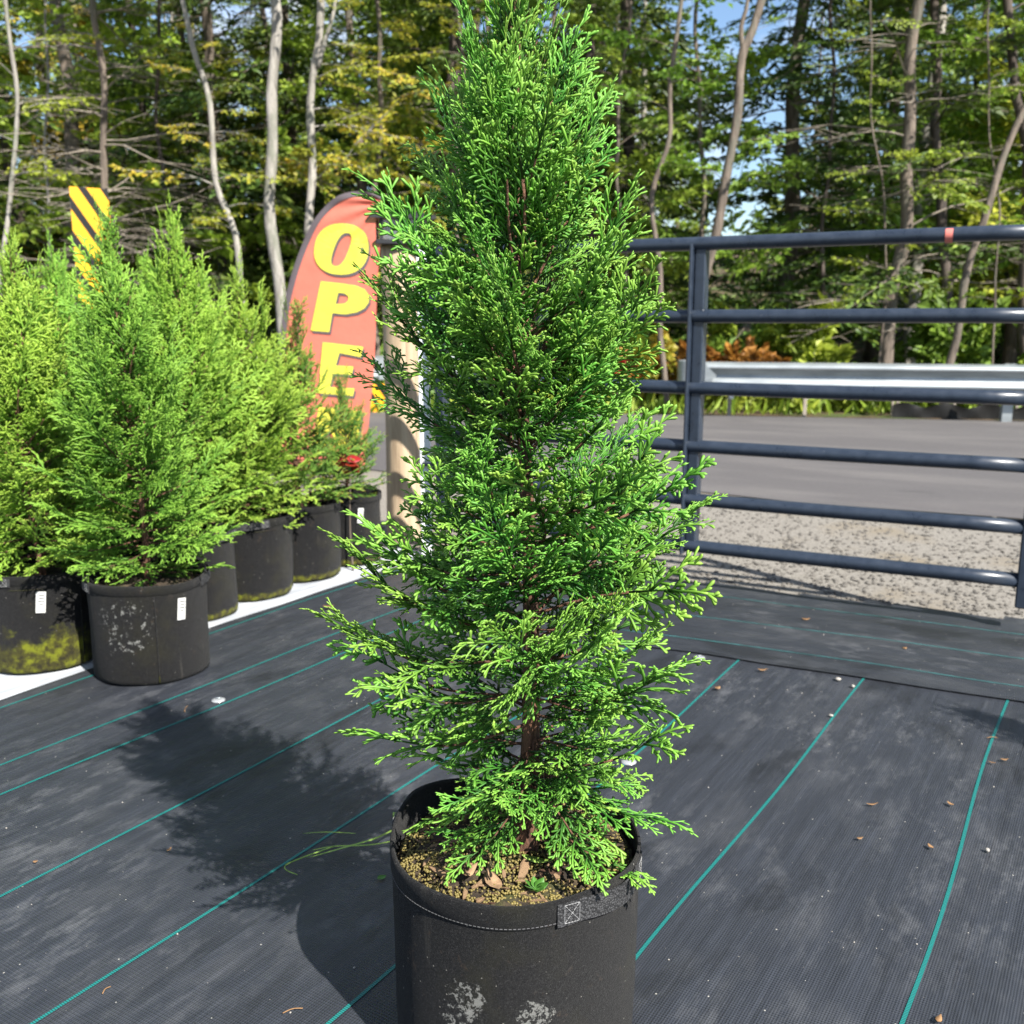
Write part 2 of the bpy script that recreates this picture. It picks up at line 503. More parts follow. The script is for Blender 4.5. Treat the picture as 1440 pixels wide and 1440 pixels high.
def fabric_mat(name, base, along, seed=0.0):
    ang = math.atan2(along[1], along[0])
    m = Mat(name)
    v0 = m.coord('Object', (1, 1, 1), (0, 0, -ang))
    st = m.coord('Object', (0.9, 9, 1), (0, 0, -ang))
    # woven tapes, a few millimetres wide
    wv = m.n('ShaderNodeTexWave', wave_type='BANDS', bands_direction='Y')
    wv.inputs['Scale'].default_value = 62; wv.inputs['Distortion'].default_value = 0.6
    wv.inputs['Detail'].default_value = 1
    m.l(v0, wv.inputs['Vector'])
    wx = m.n('ShaderNodeTexWave', wave_type='BANDS', bands_direction='X')
    wx.inputs['Scale'].default_value = 48; wx.inputs['Distortion'].default_value = 0.4
    m.l(v0, wx.inputs['Vector'])
    weave = m.math('MULTIPLY', wv.outputs['Fac'], wx.outputs['Fac'])
    streak = m.noise(st, 2.6, 5, 0.6)
    fine = m.noise(m.coord('Object', (1.4, 70, 1), (0, 0, -ang)), 2.4, 4, 0.7)
    b = np.array(base)
    col = m.ramp(streak, [(0.30, b * 0.84), (0.52, b * 1.1), (0.74, b * 1.45)])
    col = m.mix(m.ramp(fine, [(0.35, 0.45), (0.62, 0.0)]), col, b * 0.45)
    col = m.mix(m.math('MULTIPLY', weave, 0.5), col, b * 0.30)
    dust = m.noise(m.coord('Object', (1.0, 1.6, 1), (0, 0, -ang)), 2.3, 7, 0.68)
    col = m.mix(m.ramp(dust, [(0.5, 0.0), (0.72, 0.5)]), col, (0.066, 0.068, 0.073))
    scuff = m.noise(m.coord('Object', (1.0, 2.2, 1), (0, 0, -ang)), 7.5, 10, 0.74)
    big = m.noise(m.coord('Object', (1, 1, 1), (0, 0, 0.4)), 1.3, 3)
    col = m.mix(m.math('MULTIPLY', m.ramp(scuff, [(0.50, 0.0), (0.66, 0.75)]), m.ramp(big, [(0.42, 0.05), (0.6, 1.0)])), col, (0.10, 0.103, 0.11))
    wet = m.noise(m.coord('Object', (0.9, 1.9, 1), (0, 0, -ang)), 2.1, 6, 0.62, 0.4)
    wf = m.ramp(wet, [(0.555, 0.0), (0.64, 0.72)])
    col = m.mix(wf, col, b * 0.30)
    sp = m.n('ShaderNodeTexVoronoi'); sp.inputs['Scale'].default_value = 26
    m.l(v0, sp.inputs['Vector'])
    rnd = m.n('ShaderNodeSeparateColor'); m.l(sp.outputs['Color'], rnd.inputs[0])
    speck = m.math('MULTIPLY', m.math('LESS_THAN', sp.outputs['Distance'], 0.045), m.math('GREATER_THAN', rnd.outputs[0], 0.35))
    col = m.mix(speck, col, (0.30, 0.29, 0.26))
    m.color(col)
    m.set(Roughness=0.5)
    m.b.inputs['Specular IOR Level'].default_value = 0.65
    rip = m.noise(st, 1.6, 3)
    h = m.math('ADD', m.math('MULTIPLY', weave, 0.16), m.math('ADD', rip, m.math('MULTIPLY', streak, 0.6)))
    m.bump(h, 0.6, 0.010)
    return m.m
MATS['fabric'] = fabric_mat('ground_fabric', (0.025, 0.0285, 0.037), U)
MATS['fabric_gate'] = fabric_mat('ground_fabric_gate', (0.023, 0.0265, 0.034), G)
m = Mat('white_sheet')
f = m.noise(m.coord('Object', (1, 6, 1), (0, 0, -math.atan2(U[1], U[0]))), 4, 6)
m.color(m.ramp(f, [(0.3, (0.30, 0.32, 0.36)), (0.7, (0.52, 0.54, 0.57))]))
m.set(Roughness=0.45); m.bump(f, 0.4, 0.01)
MATS['white_sheet'] = m.m
m = Mat('teal_thread')
wv = m.n('ShaderNodeTexWave', wave_type='BANDS', bands_direction='X')
wv.inputs['Scale'].default_value = 70; wv.inputs['Distortion'].default_value = 1.0
m.l(m.coord('Object', (1, 1, 1), (0, 0, -math.atan2(U[1], U[0]))), wv.inputs['Vector'])
m.color(m.ramp(wv.outputs['Fac'], [(0.15, (0.008, 0.055, 0.053)), (0.5, (0.010, 0.18, 0.165))]))
m.set(Roughness=0.5)
MATS['teal'] = m.m
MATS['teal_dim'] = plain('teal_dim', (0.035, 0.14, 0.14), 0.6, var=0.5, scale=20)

def ground_mat(name, stops, scale, bump, dist=0.02, extra=None, rough=0.9):
    m = Mat(name)
    v = m.coord('Object')
    f = m.noise(v, scale, 9, 0.72)
    col = m.ramp(f, stops)
    if extra:
        s2, (a, b), c = extra
        col = m.mix(m.ramp(m.noise(v, s2, 5, 0.6), [(a, 0.0), (b, 0.8)]), col, c)
    m.color(col); m.set(Roughness=rough)
    m.b.inputs['Specular IOR Level'].default_value = 0.3
    m.bump(f, bump, dist)
    return m.m
MATS['floor'] = ground_mat('forest_floor', [(0.3, (0.03, 0.024, 0.015)), (0.5, (0.085, 0.06, 0.035)), (0.7, (0.17, 0.11, 0.055))], 6, 0.8, 0.05, (1.2, (0.5, 0.62), (0.06, 0.10, 0.02)))
MATS['gravel'] = ground_mat('gravel_bed', [(0.3, (0.10, 0.092, 0.08)), (0.5, (0.20, 0.184, 0.16)), (0.7, (0.34, 0.318, 0.285))], 130, 0.6, 0.006, (1.3, (0.52, 0.68), (0.19, 0.155, 0.105)))
def asphalt():
    m = Mat('asphalt')
    v = m.coord('Object')
    f = m.noise(v, 120, 6, 0.8)
    col = m.ramp(f, [(0.3, (0.055, 0.051, 0.053)), (0.7, (0.115, 0.107, 0.108))])
    s = m.noise(m.coord('Object', (0.5, 1.8, 1), (0, 0, -math.atan2(G[1], G[0]))), 1.1, 5, 0.6)
    col = m.mix(m.ramp(s, [(0.45, 0.0), (0.7, 0.4)]), col, (0.17, 0.158, 0.15))
    p = m.noise(m.coord('Object', (1, 2.4, 1), (0, 0, -math.atan2(G[1], G[0]))), 0.9, 3)
    col = m.mix(m.ramp(p, [(0.66, 0.0), (0.72, 0.4)]), col, (0.04, 0.038, 0.04))
    m.color(col); m.set(Roughness=0.85); m.bump(f, 0.4, 0.006)
    return m.m
MATS['asphalt'] = asphalt()
MATS['stone'] = leaf_mat('gravel_stone', [(0.0, (0.12, 0.11, 0.097)), (0.5, (0.25, 0.232, 0.205)), (1.0, (0.46, 0.435, 0.39))], trans=0.0, rough=0.85, var=0.2, hue=0.0)
MATS['grit'] = plain('grit', (0.30, 0.28, 0.25), 0.8, var=0.3)

# ------------------------------------------------------------------ setting: ground, gravel, road
def poly_sheet(name, pts, z, mat):
    mb = MB()
    pts = np.array([[p[0], p[1], z] for p in pts])
    if len(pts) == 4: mb.add(pts, [[0, 1, 2, 3]])
    return tag(obj(name, mb.mesh(name, mat)), kind='structure')

rng = np.random.default_rng(11)
# terrain: flat near, gently rising into the wood
gx = np.concatenate([np.linspace(-400, -40, 8), np.linspace(-35, 35, 36), np.linspace(40, 400, 8)])
gy = np.concatenate([np.linspace(-120, -10, 5), np.linspace(-5, 60, 44), np.linspace(70, 600, 10)])
X, Y = np.meshgrid(gx, gy)
Z = -0.035 + np.clip(Y - 15, 0, 1e9) * 0.035 + np.clip(Y - 24, 0, 60) * 0.09 + np.where(Y > 14, 0.10 * np.sin(X * 0.9 + Y) * np.clip((Y - 14) / 3, 0, 1), 0)
nx, ny = len(gx), len(gy)
ii = (np.arange(ny - 1)[:, None] * nx + np.arange(nx - 1)[None, :]).ravel()
mb = MB().add(np.stack([X, Y, Z], -1).reshape(-1, 3), np.stack([ii, ii + 1, ii + nx + 1, ii + nx], -1))
tag(obj('ground', mb.mesh('ground', MATS['floor'], True)), kind='structure')
def floor_z(x, y):
    return -0.035 + max(y - 15, 0) * 0.035 + min(max(y - 24, 0), 60) * 0.09 + (0.10 * math.sin(x * 0.9 + y) * min(max((y - 14) / 3, 0), 1))

def gpt(a, b): return a * G + b * GN
poly_sheet('gravel', [gpt(-45, 2.2), gpt(45, 2.2), gpt(45, 6.9), gpt(-45, 6.9)], -0.020, MATS['gravel'])
fd = np.array([0.986, -0.168]); fp = np.array([2.38, 11.9])
near_a, near_b = gpt(-45, 6.55), gpt(45, 6.55)
mbr = MB()
K = 90
for k in range(K + 1):
    a = -45 + k
    p = gpt(a, 6.55 + 0.09 * math.sin(a * 2.1) + 0.05 * math.sin(a * 5.3))
    q = fp + fd * (a * 1.0 - 3)
    mbr.add([[p[0], p[1], -0.012], [q[0], q[1], -0.012]], [[2 * k, 2 * k + 2, 2 * k + 3, 2 * k + 1]] if k < K else None)
# rebuild indices as absolute
mbr.q = [np.array([[2 * k, 2 * k + 2, 2 * k + 3, 2 * k + 1] for k in range(K)])]
tag(obj('road', mbr.mesh('road', MATS['asphalt'])), kind='structure')

# loose stones on the gravel
ico = [(0, 0, 1), (0.894, 0, 0.447), (0.276, 0.851, 0.447), (-0.724, 0.526, 0.447), (-0.724, -0.526, 0.447), (0.276, -0.851, 0.447),
       (0.724, 0.526, -0.447), (-0.276, 0.851, -0.447), (-0.894, 0, -0.447), (-0.276, -0.851, -0.447), (0.724, -0.526, -0.447), (0, 0, -1)]
icof = [(0, 1, 2), (0, 2, 3), (0, 3, 4), (0, 4, 5), (0, 5, 1), (1, 6, 2), (2, 7, 3), (3, 8, 4), (4, 9, 5), (5, 10, 1),
        (2, 6, 7), (3, 7, 8), (4, 8, 9), (5, 9, 10), (1, 10, 6), (6, 11, 7), (7, 11, 8), (8, 11, 9), (9, 11, 10), (10, 11, 6)]
ICO, ICOF = np.array(ico), np.array(icof)
def pebbles(mb, P, S, ages, squash=0.6, jitter=0.25):
    n = len(P)
    v = ICO[None] * (1 + rng.uniform(-jitter, jitter, (n, 12, 1)))
    v = v * S[:, None, None] * np.stack([rng.uniform(.75, 1.3, n), rng.uniform(.75, 1.3, n), np.full(n, squash)], -1)[:, None, :]
    a = rng.uniform(0, 6.28, n)
    c, s = np.cos(a)[:, None], np.sin(a)[:, None]
    x, y = v[..., 0] * c - v[..., 1] * s, v[..., 0] * s + v[..., 1] * c
    v = np.stack([x, y, v[..., 2]], -1) + P[:, None, :]
    f = (ICOF[None] + (np.arange(n) * 12)[:, None, None]).reshape(-1, 3)
    mb.add(v.reshape(-1, 3), tris=f, age=np.repeat(ages, 12))
n = 17000
a = rng.uniform(-3.2, 5.0, n); b = 4.13 + 2.45 * rng.beta(0.9, 1.5, n)
P2 = a[:, None] * G + b[:, None] * GN
S = 0.004 + 0.010 * rng.random(n) ** 2.4
P = np.column_stack([P2, -0.020 + S * 0.2])
mb = MB(); pebbles(mb, P, S, rng.random(n))
tag(obj('gravel_stones', mb.mesh('gravel_stones', MATS['stone'])), 'loose grey and tan gravel stones between the black sheet and the road', 'gravel', kind='stuff')

# ------------------------------------------------------------------ ground cover sheets
def sheet(name, frame, r, z, mat, clip=None, step=0.045, thick=0.0012, edge=0.004):
    (A, B), (a0, a1, b0, b1) = frame, r
    na, nb = int((a1 - a0) / step), max(3, int((b1 - b0) / step))
    aa, bb = np.meshgrid(np.linspace(a0, a1, na + 1), np.linspace(b0, b1, nb + 1))
    w = np.where((bb <= b0 + 1e-6) | (bb >= b1 - 1e-6), edge * (np.sin(aa * 5.1) + 0.5 * np.sin(aa * 13.7)), 0)
    x = aa * A[0] + (bb + w) * B[0]; y = aa * A[1] + (bb + w) * B[1]
    zz = z + und(x, y)
    i = (np.arange(nb)[:, None] * (na + 1) + np.arange(na)[None, :]).ravel()
    Q = np.stack([i, i + 1, i + na + 2, i + na + 1], -1)
    V = np.stack([x, y, zz], -1).reshape(-1, 3)
    if np.cross(np.append(A, 0), np.append(B, 0))[2] < 0: Q = Q[:, ::-1]
    if clip:
        c = V[Q].mean(1)
        Q = Q[clip(c[:, 0], c[:, 1])]
    me = MB().add(V, Q).mesh(name, mat, True)
    o = tag(obj(name, me), kind='structure')
    return o
def stripe(parent, frame, b, a0, a1, z, mat, wid=0.0055, clip=None, wob=0.009):
    A, B = frame
    t = np.linspace(a0, a1, int((a1 - a0) / 0.03))
    w = wob * (np.sin(t * 1.9 + b * 7) + 0.5 * np.sin(t * 4.3 + b * 3))
    L = []
    for s in (-1, 1):
        x = t * A[0] + (b + w + s * wid / 2) * B[0]; y = t * A[1] + (b + w + s * wid / 2) * B[1]
        L.append(np.stack([x, y, z + und(x, y)], -1))
    V = np.concatenate(L); m_ = len(t)
    i = np.arange(m_ - 1)
    Q = np.stack([i, i + m_, i + m_ + 1, i + 1], -1)
    Q = Q[:, ::-1] if np.cross(np.append(A, 0), np.append(B, 0))[2] > 0 else Q
    if clip:
        c = V[Q].mean(1); Q = Q[clip(c[:, 0], c[:, 1])]
    obj('stripe', MB().add(V, Q).mesh('stripe', mat), parent)

SF, GF = (U, NN), (G, GN)
c36 = lambda x, y: (x * GN[0] + y * GN[1]) < 3.55
c42 = lambda x, y: (x * GN[0] + y * GN[1]) < 4.25
ws = sheet('white_ground_sheet', SF, (-3, 4.3, -5.2, -2.78), 0.0005, MATS['white_sheet'], c42)
sl = sheet('ground_cloth', SF, (-3, 4.3, -2.92, -2.28), 0.0050, MATS['fabric'], c42)
sr = sheet('ground_cloth', SF, (-3, 5.4, -0.36, 2.6), 0.0050, MATS['fabric'], c36)
sm = sheet('ground_cloth', SF, (-3, 4.8, -2.37, -0.17), 0.0100, MATS['fabric'], c42)
sg = sheet('ground_cloth', GF, (-1.75, 6.0, 3.29, 4.17), 0.0160, MATS['fabric_gate'])
for b_, p_, z_ in ((-2.86, sl, 0.0065), (-2.46, sl, 0.0065), (-2.29, sm, 0.0118), (-1.885, sm, 0.0118), (-1.468, sm, 0.0118),
                   (-1.058, sm, 0.0118), (-0.668, sm, 0.0118), (-0.235, sm, 0.0118), (0.36, sr, 0.0065), (0.78, sr, 0.0065), (1.2, sr, 0.0065)):
    stripe(p_, SF, b_, -3, 5.0, z_, MATS['teal'], 0.0075, c36 if p_ is not sl else c42)
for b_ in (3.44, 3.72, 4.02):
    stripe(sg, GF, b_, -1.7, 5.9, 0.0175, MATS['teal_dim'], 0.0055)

# ------------------------------------------------------------------ arborvitae branches
def spindles(mb, E):
    """E: list of (p, d, n, L, w, th, age0, age1, bend) -> flattened tapering shoots"""
    if not E: return
    p = np.array([e[0] for e in E]); d = np.array([e[1] for e in E]); nn = np.array([e[2] for e in E])
    L, w, th, a0, a1, bd = [np.array([e[k] for e in E], float) for k in range(3, 9)]
    s = np.cross(nn, d); s /= np.linalg.norm(s, axis=1)[:, None] + 1e-9
    nn = np.cross(d, s)
    rings, ages = [], []
    for t, k in ((0.0, 0.55), (0.45, 0.95), (0.84, 1.0)):
        c = p + d * (L * t)[:, None] + nn * (bd * L * t * t)[:, None]
        sw, nw = s * (w * k / 2)[:, None], nn * (th * k / 2)[:, None]
        rings.append(np.stack([c + sw, c + nw, c - sw, c - nw], 1))
        ages.append(np.repeat((a0 + (a1 - a0) * t)[:, None], 4, 1))
    tip = p + d * L[:, None] + nn * (bd * L)[:, None]
    V = np.concatenate(rings + [tip[:, None, :]], 1)
    A = np.concatenate(ages + [a1[:, None]], 1)
    n_ = len(E)
    base = np.arange(n_)[:, None, None] * 13
    q = np.array([[r * 4 + k, r * 4 + (k + 1) % 4, r * 4 + 4 + (k + 1) % 4, r * 4 + 4 + k] for r in range(2) for k in range(4)])
    t_ = np.array([[8 + k, 8 + (k + 1) % 4, 12] for k in range(4)])
    mb.add(V.reshape(-1, 3), (q[None] + base).reshape(-1, 4), (t_[None] + base).reshape(-1, 3), A.reshape(-1))

def unit(v):
    return v / (np.linalg.norm(v) + 1e-12)

def thuja_branch(rg, L, lod=0, droop=0.25, fine=False):
    """one branch along +X, flat sprays around it; z up. returns (wood MB, foliage MB)"""
    wood, fol, E = MB(), MB(), []
    m_ = 10
    t = np.linspace(0, 1, m_)
    yb = rg.uniform(-0.08, 0.08) * L
    path = np.stack([L * t, yb * np.sin(t * 3.0), L * (-droop * t * (1 - t) * 0.9 + 0.10 * t * t) + 0.01 * L * np.sin(t * 7)], -1)
    tube(wood, path[:7], np.linspace(0.0030, 0.0015, m_)[:7] * (L / 0.3) ** 0.5, 5)
    tube(fol, path[6:], np.linspace(0.0030, 0.0012, m_)[6:] * (L / 0.3) ** 0.5, 5, age=np.linspace(0.12, 0.5, m_ - 6))
    twist0 = rg.uniform(-0.3, 0.3)
    sp1, sp2, sp3 = ((0.0225, 0.0116, 0.0072), (0.022, 0.0155, 0.0115))[lod]
    W = (1.9, 2.3)[lod]
    if fine: W, sp1, sp2, sp3 = 1.32, 0.0185, 0.0105, 0.0060
    spread = 0.72 if fine else 1.0
    def side_shoots(p, d, n, ln, age):
        # level 2 shoot with lobes
        bend = rg.uniform(-0.42, 0.12)
        E.append((p, d, n, ln, 0.0025 * W, 0.0011 * W, age * 0.75, min(1, age + 0.12), bend))
        k = int(ln / sp3)
        sg = 1 if rg.random() < 0.5 else -1
        for i in range(1, k):
            tt = i / k
            q = p + d * ln * tt + n * (bend * ln * tt * tt)
            s = np.cross(n, d) * sg
            sg = -sg
            a_ = R(rg.uniform(28, 46))
            dd = unit(d * math.cos(a_) + s * math.sin(a_) + n * rg.uniform(-.14, .10))
            E.append((q, dd, n, (0.0085 + 0.0125 * rg.random() ** 1.3) * (1.15 - 0.5 * tt) * (1 if lod == 0 else 1.35), 0.0026 * W, 0.0011 * W, age * 0.8, min(1, age + 0.15), rg.uniform(-.3, .12)))
    def spray(p, d, n, ln, age0, age1):
        # level 1: curved axis carrying alternate shoots
        segs = 6
        cur, dd = p.copy(), d.copy()
        nodes = []
        droopk = rg.uniform(-0.30, 0.10)
        for i in range(segs):
            nodes.append((cur.copy(), dd.copy()))
            cur = cur + dd * ln / segs
            dd = unit(dd + n * droopk / segs * 2 + rg.normal(0, 0.035, 3))
        nodes.append((cur, dd))
        pts = np.array([q for q, _ in nodes])
        tube(fol, pts, np.linspace(0.0012, 0.0009, len(pts)) * W, 4, age=np.linspace(age0 * 0.5, age1, len(pts)))
        k = max(3, int(ln / sp2))
        sg = 1
        for i in range(k + 1):
            tt = (i + 0.6) / (k + 0.8)
            f = tt * segs
            j = min(int(f), segs - 1)
            q = pts[j] + (pts[j + 1] - pts[j]) * (f - j)
            dj = nodes[j][1]
            s = unit(np.cross(n, dj)) * sg
            sg = -sg
            a_ = R(rg.uniform(30, 50) * (1 - 0.35 * tt)) * spread
            d2 = unit(dj * math.cos(a_) + s * math.sin(a_) + n * rg.uniform(-.10, .14))
            l2 = min(0.070, ln * 0.58) * (1.05 - 0.62 * tt) * rg.uniform(0.55, 1.3) * min(1, 0.45 + tt * 3)
            side_shoots(q, d2, n, l2, age0 + (age1 - age0) * tt)
        side_shoots(pts[-1] - nodes[-1][1] * 0.003, nodes[-1][1], n, 0.02, age1)
    k = int(L * 0.86 / sp1)
    sg = 1
    for i in range(k):
        tt = 0.12 + 0.86 * (i + 0.5) / k
        f = tt * (m_ - 1); j = min(int(f), m_ - 2)
        p = path[j] + (path[j + 1] - path[j]) * (f - j)
        d = unit(path[j + 1] - path[j])
        n0 = unit(np.cross(d, np.array([0, 1.0, 0])) * -1)
        if n0[2] < 0: n0 = -n0
        n0 = rotm(d, twist0 + rg.normal(0, 0.15)) @ n0
        s = unit(np.cross(n0, d)) * sg
        sg = -sg
        a_ = R(rg.uniform(38, 58) * (1 - 0.4 * tt)) * spread
        dd = unit(d * math.cos(a_) + s * math.sin(a_) + n0 * rg.uniform(-.15, .25) + np.array([0, 0, 0.10]))
        nn_ = unit(n0 - dd * np.dot(n0, dd))
        nn_ = rotm(dd, rg.normal(0, 0.10)) @ nn_
        ln = L * 0.52 * (1.0 - 0.62 * tt) * min(1, 0.45 + 1.6 * tt) * rg.uniform(0.75, 1.2)
        ln = max(0.03, min(ln, 0.17))
        ag = 0.26 + 0.42 * tt + rg.uniform(-0.10, 0.14)
        spray(p, dd, nn_, ln, ag, min(1, ag + 0.38 + 0.1 * rg.random()))
    spray(path[-1] - unit(path[-1] - path[-2]) * 0.012, unit(path[-1] - path[-2]), rotm([1, 0, 0], twist0) @ np.array([0, 0, 1.0]), min(0.07, L * 0.28), 0.6, 1.0)
    spindles(fol, E)
    return wood, fol

rg = np.random.default_rng(5)
BR = {}                                                     # length class -> list of (wood mesh, foliage mesh)
for cl, L, nv in (('s', 0.13, 6), ('m', 0.22, 9), ('l', 0.32, 9)):
    BR[cl] = []
    for k in range(nv):
        w_, f_ = thuja_branch(rg, L, 0, (0.05, 0.22, 0.34)[('s', 'm', 'l').index(cl)])
        BR[cl].append((w_.mesh('branch_wood', MATS['thuja_bark'], True), f_.mesh('spray', MATS['thuja'], True, True), L))
BR['t'] = []                                                # slender upright shoots of the top
for L in (0.12, 0.14, 0.17, 0.19, 0.21, 0.23, 0.25, 0.27):
    w_, f_ = thuja_branch(rg, L, 0, 0.02, True)
    BR['t'].append((w_.mesh('branch_wood', MATS['thuja_bark'], True), f_.mesh('spray', MATS['thuja'], True, True), L))

# ------------------------------------------------------------------ fabric pots
def pot_arrays(Rr, H, rim, seg=72, wob=0.0, taper=0.985, foot=0.012, seed=0):
    """felt bag wall with thickness, open top; rim(theta) gives extra rim height"""
    rr = np.random.default_rng(seed)
    ph = rr.uniform(0, 6.28, 4)
    th = np.linspace(0, 2 * np.pi, seg, endpoint=False)
    prof = [(0.0, -foot * 1.3), (0.012, -0.002), (0.05, 0.0), (0.25, 0.001), (0.5, 0.0), (0.75, 0.0), (0.9, 0.0), (1.0, 0.0)]
    def ring(h, dr):
        z = h * H + (rim(th) if h > 0 else 0) * (h ** 3)
        r_ = Rr * (taper + (1 - taper) * h) + dr + wob * (np.sin(2 * th + ph[0] + 1.5 * h) + 0.6 * np.sin(3 * th + ph[1] - h) + 0.35 * np.sin(7 * th + ph[2] + 3 * h) * (1 - h))
        return np.stack([r_ * np.cos(th), r_ * np.sin(th), z * np.ones_like(th)], -1)
    rings = [ring(h, d) for h, d in prof] + [ring(1.006, -0.0025), ring(1.0, -0.005)] + [ring(h, -0.005) for h in (0.9, 0.75, 0.5)]
    V = np.concatenate(rings)
    n_ = len(rings)
    i = np.arange(n_ - 1)[:, None] * seg; j = np.arange(seg)[None]
    a_, b_ = i + j, i + (j + 1) % seg
    Q = np.stack([a_, b_, b_ + seg, a_ + seg], -1).reshape(-1, 4)
    c = len(V)
    V = np.concatenate([V, [[0, 0, 0.004]]])
    T = np.stack([np.full(seg, c), (np.arange(seg) + 1) % seg, np.arange(seg)], -1)
    return V, Q, T, ring

def make_pot(parent, Rr, H, mat, rim=lambda t: 0 * t, wob=0.004, seed=0, hem_h=0.032, strap_at=R(-60), strap_span=R(62), tag_at=None, fine=False):
    V, Q, T, ring = pot_arrays(Rr, H, rim, 96 if fine else 56, wob, seed=seed)
    pot = obj('fabric_pot', MB().add(V, Q, T).mesh('fabric_pot', mat, True), parent)
    seg = 96 if fine else 56
    th = np.linspace(0, 2 * np.pi, seg, endpoint=False)
    hh = 1 - hem_h / H
    rs = [ring(hh, 0.0004), ring(hh + 0.004, 0.0022), ring(0.985, 0.0026), ring(1.008, 0.0005), ring(1.007, -0.0030)]
    i = np.arange(4)[:, None] * seg; j = np.arange(seg)[None]
    a_, b_ = i + j, i + (j + 1) % seg
    obj('hem', MB().add(np.concatenate(rs), np.stack([a_, b_, b_ + seg, a_ + seg], -1).reshape(-1, 4)).mesh('hem', mat, True), pot)
    # loop handles: a webbing strap sewn down at both ends, on two sides
    for s_ in (0, math.pi):
        k = 22
        tt = np.linspace(0, 1, k)
        an = strap_at + s_ + strap_span * (tt - 0.5)
        rz = np.interp(an % (2 * np.pi), np.append(th, 2 * np.pi), np.append(rim(th), rim(th)[0]))
        wv_ = np.array([math.hypot(p[0], p[1]) for p in ring(0.97, 0.0)])
        rbase = np.interp(an % (2 * np.pi), np.append(th, 2 * np.pi), np.append(wv_, wv_[0]))
        bulge = 0.0048 + 0.008 * np.clip(np.sin(np.pi * np.clip((tt - 0.2) / 0.6, 0, 1)), 0, 1)
        vv = []
        for (dr, dz) in ((0, -hem_h * 1.08), (0, -0.003), (-0.002, -0.003), (-0.002, -hem_h * 1.08)):
            r_ = rbase + bulge + dr
            vv.append(np.stack([r_ * np.cos(an), r_ * np.sin(an), H + rz + dz], -1))
        V_ = np.concatenate(vv)
        i0 = np.arange(k - 1)
        qs = [np.stack([i0 + a * k, i0 + 1 + a * k, i0 + 1 + b * k, i0 + b * k], -1) for a, b in ((0, 1), (1, 2), (2, 3), (3, 0))]
        qs.append(np.array([[0, k, 2 * k, 3 * k], [k - 1, 4 * k - 1, 3 * k - 1, 2 * k - 1]]))
        st = obj('handle_strap', MB().add(V_, np.concatenate(qs)).mesh('handle_strap', MATS['strap'], False), pot)
        if fine or s_ == 0:
            sm_ = MB()
            for e in (0.035, 0.965):
                # boxed X of stitches at each sewn end
                aw = 0.024 / Rr
                a_c = strap_at + s_ + strap_span * (e - 0.5) + (aw * 0.62 if e < 0.5 else -aw * 0.62)
                rz0 = float(np.interp(a_c % (2 * np.pi), th, rim(th)))
                rb0 = float(np.interp(a_c % (2 * np.pi), th, wv_)) + 0.0056
                def P_(u_, v_):
                    aa = a_c + u_ * aw / 2
                    return np.array([rb0 * math.cos(aa), rb0 * math.sin(aa), H + rz0 - hem_h * 0.56 + v_ * hem_h * 0.40])
                for (p0, p1) in (((-1, -1), (1, -1)), ((1, -1), (1, 1)), ((1, 1), (-1, 1)), ((-1, 1), (-1, -1)), ((-1, -1), (1, 1)), ((-1, 1), (1, -1))):
                    nst = 5
                    for q_ in range(nst):
                        f0, f1 = (q_ + 0.12) / nst, (q_ + 0.88) / nst
                        A_ = P_(*(np.array(p0) * (1 - f0) + np.array(p1) * f0)); B_ = P_(*(np.array(p0) * (1 - f1) + np.array(p1) * f1))
                        tube(sm_, [A_, B_], 0.0006, 4)
            obj('cross_stitch', sm_.mesh('cross_stitch', MATS['thread']), pot)
    if fine:
        # row of stitches along the hem
        mb_ = MB()
        n_ = 190
        rr_ = ring(hh + 0.012, 0.0026)
        for k in range(n_):
            a0_, a1_ = (k + 0.15) / n_ * 2 * math.pi, (k + 0.8) / n_ * 2 * math.pi
            pp = []
            for aa in (a0_, a1_):
                f = aa / (2 * np.pi) * seg; j0 = int(f) % seg; fr = f - int(f)
                pp.append(rr_[j0] * (1 - fr) + rr_[(j0 + 1) % seg] * fr)
            tube(mb_, pp, 0.0007, 4)
        obj('hem_stitching', mb_.mesh('hem_stitching', MATS['hem_thread']), pot)
    # vertical side seam
    sa = strap_at + R(96)
    mb_ = MB()
    pts = []
    for h in np.linspace(0.02, 0.9, 9):
        q = ring(h, 0.0012); f = (sa % (2 * np.pi)) / (2 * np.pi) * seg; j0 = int(f) % seg
        pts.append(q[j0])
    tube(mb_, pts, 0.0022, 5)
    obj('seam', mb_.mesh('seam', MATS['felt_clean'] if mat is not MATS['felt_hero'] else mat, True), pot)
    if tag_at is not None:
        q = ring(0.74, 0.004); f = (tag_at % (2 * np.pi)) / (2 * np.pi) * seg; c = q[int(f) % seg]
        Mx = np.eye(4)
        Mx[:3, :3] = rotm((0, 0, 1), tag_at + math.pi / 2) @ rotm((0, 1, 0), R(6))
        Mx[:3, 3] = c
        tg = obj('care_tag', rounded_box(MB(), (0, 0, 0), (0.030, 0.0016, 0.072), 0.0006, Mx).mesh('care_tag', MATS['tag_white']), pot)
        mb_ = MB()
        for k, w_ in enumerate((0.020, 0.016, 0.019, 0.012)):
            box(mb_, (0.001, -0.0011, 0.024 - k * 0.010), (w_, 0.0004, 0.0028), Mx)
        obj('print', mb_.mesh('print', MATS['ink']), tg)
    return pot, ring

